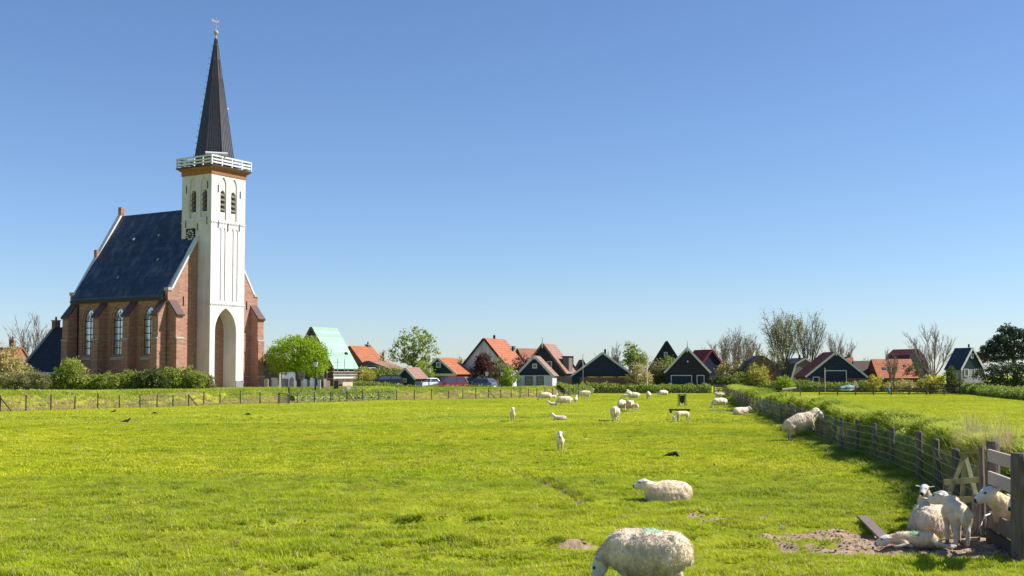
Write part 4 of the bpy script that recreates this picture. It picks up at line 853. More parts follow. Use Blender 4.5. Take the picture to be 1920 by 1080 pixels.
# ------------------------------------------------------------------ wire fences
def along(pts, step, start=0):
    pts = np.array(pts, float); sg = np.linalg.norm(np.diff(pts, axis=0), axis=1); cum = np.concatenate([[0], np.cumsum(sg)])
    s = np.arange(start, cum[-1], step); return np.stack([np.interp(s, cum, pts[:, 0]), np.interp(s, cum, pts[:, 1])], 1)
fl = empty('wire_fence', (-36.3, 83.3, 0), 0, 'wire fence on thin dark posts along the left side of the pasture', 'fence'); o0 = np.array([-36.3, 83.3, 0])
E2 = [tuple(p) for p in EDGE[1:11]]; dv = np.array(E2[1])-np.array(E2[0]); E2 = [tuple(np.array(E2[0])-dv*2.2)]+E2
PP = along(E2, 2.15); rn = random.Random(8)
for k, p in enumerate(PP):
    z = g1(*p); hh = 1.08+rn.uniform(-.1, .1)
    MB().tube([(0, 0, -.3), (rn.uniform(-.03, .03), rn.uniform(-.03, .03), hh)], [.055, .05], 6).build('post', M['darkpost'], fl).location = (p[0]-o0[0], p[1]-o0[1], z)
    if k % 9 == 4: MB().tube([(.9, .2, -.2), (.05, 0, hh*.8)], [.05, .045], 6).build('brace', M['darkpost'], fl).location = (p[0]-o0[0], p[1]-o0[1], z)
for zz in (.18, .42, .68, .98):
    mb = MB(); mb.tube([(p[0]-o0[0], p[1]-o0[1]-.07, g1(*p)+zz) for p in PP], [.006]*len(PP), 3, False); mb.build('wire', M['wire'], fl)
# right fence, near
fr = empty('sheep_fence', (FEN[1, 0], FEN[1, 1], 0), 0, 'woven sheep wire fence on weathered posts along the grassy sod wall', 'fence'); o1 = np.array([FEN[1, 0], FEN[1, 1], 0])
near = [(1790, 23.4, 1.25, .085), (1753, 22.9+3.2, 1.28, .085), (1720, 28.3, 1.26, .075), (1668, 33.1, 1.2, .075), (1636, 35.6, 1.2, .07), (1603, 37.4, 1.22, .07), (1575, 40.4, 1.2, .065), (1558, 43.0, 1.05, .06), (1538, 47.0, 1.22, .065)]
rows = [(X(1838, 20.2), 20.2)]
for px, d, hh, r_ in near:
    x = X(px, d); rows.append((x, d)); lean = rn.uniform(-.05, .05) if px != 1558 else .16
    MB().tube([(-lean*.3, 0, -.4), (0, 0, 0), (lean*.6, 0, hh*.6), (lean, 0, hh-.03), (lean, 0, hh)], [r_*1.05, r_, r_*.97, r_*.95, r_*.75], 9).build('post', M['post'], fr).location = (x-o1[0], d-o1[1], g1(x, d))
far = along([(12.6, 49.4)]+[tuple(p) for p in FEN if p[1] > 50], 2.3)
for p in far:
    rows.append(tuple(p)); hh = 1.15+rn.uniform(-.12, .1); ln = rn.uniform(-.05, .05)
    MB().tube([(0, 0, -.4), (ln, 0, hh)], [.065, .055], 6).build('post', M['post'], fr).location = (p[0]-o1[0], p[1]-o1[1], g1(*p))
rows = sorted(rows, key=lambda p: p[1])
for zi, zz in enumerate((.1, .28, .46, .66, .88, 1.1)):
    mb = MB(); pts = []
    for k, p in enumerate(rows):
        pts.append((p[0]-o1[0]-.08, p[1]-o1[1], g1(*p)+zz))
        if k < len(rows)-1: q = rows[k+1]; m_ = ((p[0]+q[0])/2, (p[1]+q[1])/2); pts.append((m_[0]-o1[0]-.08, m_[1]-o1[1], (g1(*p)+g1(*q))/2+zz-.02))
    mb.tube(pts, [.006 if zi < 4 else .0075]*len(pts), 3, False); mb.build('wire', M['wire'], fr)
mb = MB()                                            # upright stays of the netting
for k in range(len(rows)-1):
    p, q = np.array(rows[k]), np.array(rows[k+1]); L_ = np.linalg.norm(q-p); n = max(int(L_/.17), 1)
    if p[1] > 75: break
    for j in range(n):
        w = p+(q-p)*(j+.5)/n; z = g1(*p)*(1-(j+.5)/n)+g1(*q)*(j+.5)/n; b = .012*math.sin(j*2.1)
        mb.tube([(w[0]-o1[0]-.08, w[1]-o1[1], z+.1), (w[0]-o1[0]-.08+b, w[1]-o1[1]+b, z+.6), (w[0]-o1[0]-.08, w[1]-o1[1], z+1.1)], [.0035]*3, 3, False)
st = mb.build('wire_stays', M['wire'], fr); tag(st, kind='stuff')
# split stakes and dead stalks leaning on the far fence
# gate section at the near right corner
gp = empty('board_gate', (X(1868, 17.9), 17.9, 0), 0, 'board gate section with round posts that a ewe pokes through', 'gate'); og = np.array([X(1868, 17.9), 17.9, 0])
def rel(px, py, d, o): return (X(px, d)-o[0], d-o[1], Z(py, d)-o[2])
zg = g1(*og[:2])
for px, d, top, r_, nm in ((1857, 18.9, 1.58, .105, 'post'), (1906, 16.5, 1.55, .125, 'post')):
    x = X(px, d); MB().tube([(x-og[0], d-og[1], -.4), (x-og[0], d-og[1], .6), (x-og[0]+.01, d-og[1], top-.04), (x-og[0]+.01, d-og[1], top)], [r_*1.04, r_, r_*.97, r_*.85], 14).build(nm, M['post'], gp)
a = np.array([X(1850, 18.72), 18.72]); b = np.array([X(1925, 16.25), 16.25])
ang = math.atan2(b[1]-a[1], b[0]-a[0]); L_ = np.linalg.norm(b-a); c = (a+b)/2
for zc_, hh, k in ((1.37, .19, 0), (1.02, .2, 0), (.36, .24, 1)):
    ibox('board', (c[0]-og[0], c[1]-og[1]-.09*0, zc_), (L_, .045, hh), M['paleboard' if not k else 'oldwood'], gp, rz=ang)
MB().tube([rel(1836, 838, 19.3, og), rel(1838, 1000, 19.2, og)], [.045, .05], 7).build('stake', M['oldwood'], gp)
MB().tube([rel(1862, 958, 18.6, og), rel(1840, 965, 18.5, og), rel(1832, 985, 18.4, og), rel(1834, 1000, 18.4, og)], [.018]*4, 6).build('twine', M['galv'], gp)
ibox('lower_rail', (c[0]-og[0]-.05, c[1]-og[1]+.12, .12), (L_*.8, .06, .22), M['darkpost'], gp, rz=ang)
# old braced hurdle leaning beside it
hu = empty('old_hurdle', (X(1800, 20.4), 20.4, 0), 0, 'old algae green wooden hurdle with fanned braces beside the board gate', 'hurdle'); oh = np.array([X(1800, 20.4), 20.4, 0])
def plank(parent, o, p, q, d0, d1, w, t, m, name='plank'):
    A = Vector(rel(p[0], p[1], d0, o)); B = Vector(rel(q[0], q[1], d1, o)); dd = (B-A).normalized(); s = dd.cross(Vector((0, 1, 0))).normalized()*w/2; f = Vector((0, t/2, 0))
    return MB().loft([[A-s-f, A+s-f, A+s+f, A-s+f], [B-s-f, B+s-f, B+s+f, B-s+f]]).build(name, M[m], parent)
plank(hu, oh, (1806, 850), (1771, 932), 20.3, 20.2, .065, .04, 'greenwood', 'brace'); plank(hu, oh, (1806, 850), (1797, 942), 20.36, 20.3, .06, .04, 'greenwood', 'brace'); plank(hu, oh, (1805, 850), (1828, 938), 20.25, 19.9, .07, .04, 'greenwood', 'brace')
plank(hu, oh, (1800, 852), (1838, 842), 20.4, 19.6, .13, .04, 'greenwood', 'top_rail'); plank(hu, oh, (1766, 903), (1832, 898), 20.5, 19.7, .1, .035, 'greenwood', 'rail'); plank(hu, oh, (1776, 936), (1830, 934), 20.5, 19.8, .11, .035, 'greenwood', 'rail')
plank(hu, oh, (1770, 905), (1768, 990), 20.6, 20.6, .1, .05, 'oldwood', 'leg'); plank(hu, oh, (1823, 925), (1820, 1000), 19.6, 19.5, .08, .05, 'oldwood', 'leg'); plank(hu, oh, (1834, 940), (1829, 1000), 19.5, 19.4, .06, .05, 'oldwood', 'leg')
pk = MB(); A = Vector((X(1612, 20.9), 20.9, g1(X(1612, 20.9), 20.9)+.07)); B = Vector((X(1655, 18.9), 18.9, g1(X(1655, 18.9), 18.9)+.03)); dd = (B-A).normalized(); s_ = dd.cross(Vector((0, 0, 1))).normalized()*.09
pk.loft([[A-s_, A+s_, A+s_+Vector((0, 0, .04)), A-s_+Vector((0, 0, .04))], [B-s_, B+s_, B+s_+Vector((0, 0, .04)), B-s_+Vector((0, 0, .04))]])
o = pk.build('loose_plank', M['oldwood']); tag(o, 'loose weathered plank lying by the head of the sleeping lamb', 'plank')
# far paddock rails
pr = empty('paddock_rail', (X(1640, 150), 150, 0), 0, 'long low post and rail fence across the far paddock', 'fence'); op_ = np.array([X(1640, 150), 150, 0])
pps = along([(X(1535, 148), 148), (X(1830, 152), 152)], 2.45)
for p in pps: ibox('post', (p[0]-op_[0], p[1]-op_[1], .55), (.13, .13, 1.25), M['post'], pr)
for zz in (.2, .55, .9):
    A = pps[0]; B = pps[-1]; ibox('rail', ((A[0]+B[0])/2-op_[0], (A[1]+B[1])/2-op_[1]-.09, zz), (np.linalg.norm(B-A), .04, .1), M['darkpost'], pr, rz=math.atan2(B[1]-A[1], B[0]-A[0]))
def fieldgate(name, label, px0, px1, d, z=None, m='oldwood', hh=1.15, n=5):
    x0, x1 = X(px0, d), X(px1, d); z = g1(x0, d) if z is None else z; r = empty(name, (x0, d, z), 0, label, 'gate'); w = x1-x0
    for k in range(n): ibox('bar', (w/2, 0, .18+k*(hh-.2)/(n-1)), (w, .05, .1), M[m], r)
    for x in (0, w): ibox('post', (x, .02, hh*.55), (.15, .15, hh*1.15), M[m], r)
    plank_ = MB().box((w/2, -.03, hh*.5), (math.hypot(w, hh*.7), .03, .08), ry=-math.atan2(hh*.7, w)).build('brace', M[m], r); return r
fieldgate('field_gate', 'wooden field gate right of the black barn hedge', 1338, 1357, 165)
fieldgate('field_gate', 'dark wooden gate in the paddock rails left of the tan shrubs', 1742, 1798, 153, m='darkpost', hh=1.3)
fieldgate('hay_rack', 'low wooden rack with a pale log on the far side of the sod wall', 1443, 1500, 140, m='oldwood', hh=.75, n=2)
plankw = fieldgate('grey_rail_fence', 'grey rails right of the field gate', 1362, 1386, 164, hh=1.0, n=4)
lg = MB().tube([(0, 0, .95), (1.7, .1, 1.15)], [.13, .11], 8).build('pale_log', M['paleboard'], None, (X(1466, 139.6), 139.6, g1(X(1466, 139.6), 139.6)-.12)); tag(lg, 'pale log lying on the low wooden rack', 'log')
wk = empty('wood_stack', (X(1375, 168), 168, g1(X(1375, 168), 168)), 0, 'pale stacked boards right of the dark spreading shrub', 'boards')
for k in range(4): ibox('board', (.02*k, 0, .5+k*.13), (1.2, .8, .11), M['paleboard'], wk)
# crows' nest of stalks

# ------------------------------------------------------------------ cars
def paint(name, c, rough=.25):
    m, N, L, bs = _nodes(name); bs.inputs['Base Color'].default_value = (*c, 1); bs.inputs['Roughness'].default_value = rough; bs.inputs['Coat Weight'].default_value = .6; bs.inputs['Coat Roughness'].default_value = .06; return m
M['tyre'] = mat('tyre', (.02, .02, .02), None, 8, .85); M['lamp_red'] = paint('tail_lamp', (.35, .01, .01)); M['lamp_clear'] = paint('head_lamp', (.6, .62, .65))
def car(name, label, px, d, rz, c, kind='hatch', z=None, L_=4.3):
    x = X(px, d); z = g1(x, d) if z is None else z; r = empty(name, (x, d, z), rz, label, 'car', 'parked cars')
    m = paint(name+'_paint', c); h = L_/2
    top = {'hatch': 1.48, 'estate': 1.46, 'mpv': 1.68}[kind]
    rear = {'hatch': h-.35, 'estate': h-.2, 'mpv': h-.12}[kind]
    # x forward: front at +h. stations: (x, low, belt, half width)
    st_ = [(-h, .45, .8, .7), (-h+.12, .3, .95, .82), (-h+.5, .25, .98, .88), (0, .22, .95, .9), (h-1.15, .22, .9, .9), (h-.45, .25, .78, .86), (h-.08, .32, .64, .76), (h, .42, .56, .66)]
    rings = [[(xx, -w*.94, lo), (xx, -w, (lo+be)/2), (xx, -w*.93, be), (xx, -w*.5, be+.03), (xx, w*.5, be+.03), (xx, w*.93, be), (xx, w, (lo+be)/2), (xx, w*.94, lo)] for xx, lo, be, w in st_]
    body = MB().loft(rings).build('body', m, r, smooth=False)
    gh = [(-rear-.05, .95, .8, .0), (-rear+.35, top-.08, .66, .0), (-.35, top, .66, 0), (.35, top-.06, .65, 0), (h-1.1, .92, .76, 0)]
    # glasshouse: lower ring at belt, roof ring on top
    lowr = [(-rear-.08, -.8, .93), (h-1.02, -.8, .9), (h-1.02, .8, .9), (-rear-.08, .8, .93)]
    upr = [(-rear+.28, -.62, top-.1), (.42, -.6, top-.09), (.42, .6, top-.09), (-rear+.28, .62, top-.1)]
    MB().loft([lowr, upr]).build('glasshouse', M['glass'], r)
    MB().loft([[(p[0]*1.0+(-.03 if p[0] < 0 else .05), p[1]*1.03, p[2]-.02) for p in upr], [(p[0]*.93, p[1]*.86, p[2]+.09) for p in upr]]).build('roof', m, r)
    for s in (-1, 1):                                 # pillars follow the glass edges
        for t in (0, .45, 1):
            a = Vector(lowr[0 if s < 0 else 3]).lerp(Vector(lowr[1 if s < 0 else 2]), t); b = Vector(upr[0 if s < 0 else 3]).lerp(Vector(upr[1 if s < 0 else 2]), t); a.y += s*.012; b.y += s*.012
            MB().tube([a, b], [.05, .045], 4).build('pillar', m, r)
        for xx in (-h+.75, h-.8):
            wh = MB().tube([(xx, s*.7, .32), (xx, s*.9, .32)], [.32, .32], 18).build('wheel', M['tyre'], r); MB().tube([(xx, s*.88, .32), (xx, s*.915, .32)], [.2, .17], 12).build('rim', M['galv'], wh)
        MB().box((-h+.05, s*.66, .86), (.14, .22, .2)).build('taillight', M['lamp_red'], r); MB().box((h-.12, s*.62, .62), (.16, .26, .12)).build('headlight', M['lamp_clear'], r)
        MB().box((h-1.35, s*.95, 1.0), (.14, .18, .13)).build('mirror', m, r)
    MB().box((-h-.02, 0, .5), (.06, .5, .12)).build('number_plate', M['trim'], r); return r
car('black_estate', 'black estate car behind the low hedge, leftmost parked car', 721, 146, R(198), (.008, .008, .014), 'estate', L_=4.6)
car('white_car', 'white hatchback parked left of the red car', 796, 150, R(205), (.75, .76, .78), 'hatch')
car('red_car', 'dark red people carrier in the middle of the parked cars', 843, 146, R(205), (.22, .006, .02), 'mpv', L_=4.4)
car('dark_car', 'dark hatchback parked right of the red car', 880, 149, R(150), (.012, .012, .02), 'hatch', L_=4.0)
car('blue_car', 'silver blue car, rightmost of the parked cars', 903, 147, R(142), (.09, .13, .2), 'hatch', L_=4.2)

# ------------------------------------------------------------------ gravestones
for nm_, c_ in (('pale', (.66, .58, .52)), ('grey', (.26, .25, .25)), ('dark', (.09, .085, .09)), ('tan', (.55, .42, .34)), ('white', (.7, .68, .64))): M['gs_'+nm_] = mat('headstone_'+nm_, c_, None, 5, .75, .2)
GS = [(500, 45, 80, 'rect', 'tan'), (507, 36, 88, 'round', 'dark'), (512.5, 40, 88, 'rect', 'white'), (518, 48, 88, 'round', 'tan'), (525.5, 36, 138, 'obelisk', 'pale'), (532, 40, 84, 'rect', 'dark'), (538.5, 40, 82, 'rect', 'grey'), (547.5, 58, 94, 'round', 'grey'), (554, 30, 64, 'rect', 'pale'), (561, 50, 78, 'rect', 'dark'), (567, 30, 62, 'round', 'tan'), (572.5, 44, 78, 'rect', 'white'), (579, 34, 70, 'round', 'grey'), (585, 38, 92, 'rect', 'white'), (589.5, 30, 84, 'rect', 'grey'), (599, 34, 80, 'rect', 'white'), (604.5, 36, 72, 'round', 'dark'), (610, 32, 80, 'rect', 'tan'), (616, 42, 78, 'rect', 'tan'), (631, 52, 72, 'rect', 'dark'), (641, 44, 44, 'round', 'pale'), (648, 36, 42, 'rect', 'tan'), (654, 40, 40, 'round', 'pale'), (666, 54, 86, 'round', 'tan'), (679, 34, 34, 'round', 'pale')]
ORD = 'first second third fourth fifth sixth seventh eighth ninth tenth eleventh twelfth thirteenth fourteenth fifteenth sixteenth seventeenth eighteenth nineteenth twentieth twenty-first twenty-second twenty-third twenty-fourth twenty-fifth'.split()
for k, (px, w, hh, sh, cm) in enumerate(GS):
    d = 119+2.2*((k*37) % 5)/4; k_ = d/F/6; w *= k_; hh *= k_*1.25; x = X(px, d)
    if sh == 'rect': poly = [(-w/2, -.3), (w/2, -.3), (w/2, hh*.93), (w/2-.05, hh), (-w/2+.05, hh), (-w/2, hh*.93)]
    elif sh == 'round': poly = [(-w/2, -.3), (w/2, -.3), (w/2, hh*.65)]+[(w/2*math.cos(a), hh*.65+hh*.35*math.sin(a)) for a in (.4, .8, 1.2, 1.57, 1.94, 2.34, 2.74)]+[(-w/2, hh*.65)]
    else: poly = [(-w/2, -.3), (w/2, -.3), (w/2, .2), (w*.36, .25), (w*.24, hh*.86), (0, hh), (-w*.24, hh*.86), (-w*.36, .25), (-w/2, .2)]
    th = .12 if sh != 'obelisk' else w*.8
    o = MB().prism(poly, lambda p, q, t: (p, t, q), -th/2, th/2).build('gravestone', M['gs_'+cm], None, (x, d, g1(x, d)+.12), rn.uniform(-.15, .45)); o.rotation_euler.x = rn.uniform(-.04, .04)
    tag(o, '%s %s gravestone, %s in the churchyard row counting from the tower' % (cm, {'rect': 'square topped', 'round': 'round topped', 'obelisk': 'tall pointed'}[sh], ORD[k]), 'gravestone', 'gravestones beside the church')

# ------------------------------------------------------------------ lamps, poles, small field furniture
def lamp(px, d, top, label, modern=False):
    x = X(px, d); z = g1(x, d); r = empty('street_lamp', (x, d, z), 0, label, 'street lamp'); h = top-z
    if modern:
        MB().tube([(0, 0, 0), (0, 0, h)], [.07, .05], 8).build('pole', M['trim'], r); MB().loft([[(-.3, -.14, h), (.3, -.14, h), (.3, .14, h), (-.3, .14, h)], [(-.22, -.1, h+.16), (.22, -.1, h+.16), (.22, .1, h+.16), (-.22, .1, h+.16)]]).build('lamp_head', M['trim'], r); return
    MB().tube([(0, 0, 0), (0, 0, .5), (0, 0, .52), (0, 0, h-.75)], [.1, .09, .06, .045], 10).build('pole', M['iron'], r)
    s = .17; MB().loft([[(a*s*.7, b*s*.7, h-.75) for a, b in ((-1, -1), (1, -1), (1, 1), (-1, 1))], [(a*s*1.2, b*s*1.2, h-.25) for a, b in ((-1, -1), (1, -1), (1, 1), (-1, 1))]]).build('lantern', M['gs_white'], r)
    MB().loft([[(a*s*1.35, b*s*1.35, h-.249) for a, b in ((-1, -1), (1, -1), (1, 1), (-1, 1))], [(a*.04, b*.04, h) for a, b in ((-1, -1), (1, -1), (1, 1), (-1, 1))]]).build('lantern_cap', M['iron'], r)
lamp(592, 118, 4.15, 'black street lamp with white lantern in front of the round tree')
lamp(804.5, 142, 3.7, 'black street lamp in front of the dark green gable')
lamp(912.5, 146, 3.2, 'black street lamp in front of the purple tree')
lamp(941, 148, 3.2, 'black street lamp in front of the olive budding tree')
lamp(1213, 166, 4.55, 'pale modern street lamp right of the wide navy barn', True)
for px, d, top, lb in ((1546, 168, 3.6, 'thin white pole in front of the maroon roofed barn'), (1674, 165, 3.9, 'slim dark pole in front of the orange farmhouse'), (673, 146, 3.4, 'dark pole left of the black estate car')):
    x = X(px, d); o = MB().tube([(0, 0, -.2), (0, 0, top-g1(x, d))], [.05, .04], 7).build('pole', M['trim' if 'white' in lb else 'iron'], None, (x, d, g1(x, d))); tag(o, lb, 'pole')
x, d = X(1278, 100), 100; fd = empty('field_feeder', (x, d, g1(x, d)), R(8), 'dark green feeder frame standing in the pasture on a pale slab', 'feeder'); fd.scale = (.66, .8, .95)
for s in (-1, 1):
    for t in (-1, 1): ibox('leg', (s*.42, t*.25, .52), (.07, .07, 1.1), M['iron'], fd)
MB().prism([(-.34, .95), (.34, .95), (.3, .45), (0, .22), (-.3, .45)], lambda p, q, t: (p, t, q), -.22, .22).build('hopper', M['dgreen'], fd); ibox('slab', (-.08, -.1, .03), (1.15, .8, .08), M['stone'], fd); ibox('crossbar', (0, 0, 1.02), (.9, .06, .06), M['iron'], fd)
x, d = X(1273, 81), 81; pl_ = empty('trough_board', (x, d, g1(x, d)+.14), R(2), 'dark low board on short feet lying across the pasture', 'trough')
ibox('board', (0, 0, .1), (1.45, .22, .1), M['darkpost'], pl_)
for s in (-.6, -.1, .6): ibox('foot', (s, 0, -.03), (.12, .2, .18), M['darkpost'], pl_)
x, d = X(1353, 86), 86; o = MB().box((0, 0, .08), (2.0, .12, .07)).build('field_rail', M['paleboard'], None, (x, d, g1(x, d))); tag(o, 'pale rail lying in the grass beside the curled up sheep', 'rail')
x, d = X(532, 108), 108; nb_ = empty('notice_box', (x, d, g1(x, d)), R(-10), 'small slatted wooden box with a post at the wire fence', 'box')
for k in range(4): ibox('slat', (0, -.2, .16+k*.19), (.85, .04, .12), M['paleboard'], nb_)
for s in (-1, 1): ibox('post', (s*.42, 0, .42), (.08, .36, .9), M['darkpost'], nb_)
ibox('lid', (-.05, 0, .92), (1.1, .45, .06), M['oldwood'], nb_); ibox('tall_post', (.46, .25, .75), (.12, .12, 1.5), M['darkpost'], nb_)
x, d = X(1602, 168), 168; o = MB().loft([[(-.5, -.3, 0), (.5, -.3, 0), (.5, .3, 0), (-.5, .3, 0)], [(-.05, -.06, 1.2), (.08, -.06, 1.2), (.08, .06, 1.2), (-.05, .06, 1.2)]]).build('canvas_cover', M['paleboard'], None, (x, d, g1(x, d)+.35)); o.location.z += .25; tag(o, 'pale triangular canvas cover in front of the maroon roofed barn', 'cover')
x, d = X(1587, 167), 167; bo = empty('covered_boat', (x, d, g1(x, d)+.25), R(12), 'pale blue covered boat in front of the maroon roofed barn', 'boat'); bo.scale = (.8, .8, .8)
MB().loft([[(-1.3, -.4, .5), (-1.3, .4, .5), (-1.2, .3, .1), (-1.2, -.3, .1)], [(.3, -.6, .7), (.3, .6, .7), (.3, .4, 0), (.3, -.4, 0)], [(1.6, -.05, .85), (1.6, .05, .85), (1.4, .04, .3), (1.4, -.04, .3)]]).build('hull', mat('pale_blue', (.4, .5, .55)), bo)
MB().loft([[(-1.3, -.42, .52), (-1.3, .42, .52), (-1.3, 0, .8)], [(.3, -.62, .72), (.3, .62, .72), (.3, 0, 1.15)], [(1.6, -.06, .87), (1.6, .06, .87), (1.6, 0, .95)]]).build('cover', mat('teal_cover', (.2, .34, .38)), bo)
MB().box((-.4, -.6, .55), (.3, .2, .5)).build('fender', mat('teal_fender', (.05, .25, .28)), bo)
x, d = X(1665, 147), 147; tf = empty('teal_feeder', (x, d, g1(x, d)), 0, 'teal hay net hanging on the paddock rails', 'hay net')
mb = MB(); n = 10; mb.loft([[(r_*(1 if k % 2 else .68)*math.cos(TAU*k/n), r_*.45*math.sin(TAU*k/n), z+(.08 if k % 3 else -.05)) for k in range(n)] for r_, z in ((.04, .3), (.14, .4), (.26, .55), (.2, .68), (.05, .85))]); mb.build('net_bag', mat('teal_net', (.02, .22, .26), None, 14, .8, .8), tf, smooth=True); MB().tube([(0, 0, .9), (0, .02, 1.5)], [.02, .02], 5).build('cord', M['trim'], tf)

# ------------------------------------------------------------------ animals
def capsule(mb, p0, r0, p1, r1, n=12, sq=None):
    p0, p1 = Vector(p0), Vector(p1); ax = p1-p0; l = ax.length
    t = ax.normalized() if l > 1e-6 else Vector((0, 0, 1)); a = t.cross(Vector((0, 0, 1)) if abs(t.z) < .9 else Vector((1, 0, 0))).normalized(); b = t.cross(a)
    rings = []
    for q in (-80, -50, -22, 0): q = R(q); rings.append((p0+t*r0*math.sin(q), r0*math.cos(q)))
    for q in (0, 22, 50, 80): q = R(q); rings.append((p1+t*r1*math.sin(q), r1*math.cos(q)))
    vs = [[c+(a*math.cos(TAU*k/n)+b*math.sin(TAU*k/n))*r for k in range(n)] for c, r in rings]
    if sq is not None:
        nd = Vector(sq[0]).normalized(); f = sq[1]; vs = [[v-nd*((v-(p0+t*((v-p0).dot(t)))).dot(nd))*(1-f) for v in ring] for ring in vs]
    mb.loft(vs)
def blob(prims, voxel, smooth=3):
    mb = MB()
    for p in prims: capsule(mb, p[0], p[1], p[2], p[3], 12, p[5] if len(p) > 5 else None)
    me = bpy.data.meshes.new('tmp'); me.from_pydata(mb.v, [], mb.f); me.update()
    import bmesh
    bm = bmesh.new(); bm.from_mesh(me); bmesh.ops.recalc_face_normals(bm, faces=bm.faces); bm.to_mesh(me); bm.free()
    ob = bpy.data.objects.new('tmp', me); COL.objects.link(ob); md = ob.modifiers.new('r', 'REMESH'); md.mode = 'VOXEL'; md.voxel_size = voxel
    dg = bpy.context.evaluated_depsgraph_get(); ev = ob.evaluated_get(dg); m2 = bpy.data.meshes.new_from_object(ev, depsgraph=dg)
    bpy.data.objects.remove(ob); bpy.data.meshes.remove(me)
    n = len(m2.vertices); V = np.empty(n*3); m2.vertices.foreach_get('co', V); V = V.reshape(-1, 3)
    E_ = np.empty(len(m2.edges)*2, dtype=np.int32); m2.edges.foreach_get('vertices', E_); E_ = E_.reshape(-1, 2); deg = np.bincount(E_.ravel(), minlength=n)[:, None]
    for it in range(smooth):
        S_ = np.zeros_like(V); np.add.at(S_, E_[:, 0], V[E_[:, 1]]); np.add.at(S_, E_[:, 1], V[E_[:, 0]]); V = V*.5+.5*S_/np.maximum(deg, 1)
    m2.vertices.foreach_set('co', V.ravel()); m2.update(); return m2, V
def mat_coat():
    m, N, L, bs = _nodes('animal_coat'); at = N.new('ShaderNodeAttribute'); at.attribute_name = 'coat'
    tc = N.new('ShaderNodeTexCoord'); w = ramp(N, L, noise(N, L, 9, 6, tc.outputs['Object'], .7), (.78, .74, .68), (1.1, 1.1, 1.1), .3, .7)
    L.new(mulc(N, L, at.outputs['Color'], w), bs.inputs['Base Color']); bs.inputs['Roughness'].default_value = .95; bs.inputs['Specular IOR Level'].default_value = .08
    bs.inputs['Sheen Weight'].default_value = .25; bs.inputs['Sheen Roughness'].default_value = .5
    bump(N, L, bs, noise(N, L, 55, 4, tc.outputs['Object'], .7), .7, .02); return m
M['coat'] = mat_coat()
TAGC = {'w': (.82, .71, .55), 'f': (.8, .76, .71), 'k': (.022, .02, .02), 'l': (.6, .53, .45), 'e': (.34, .25, .22), 'b': (.014, .014, .017), 'g': (.2, .17, .15)}
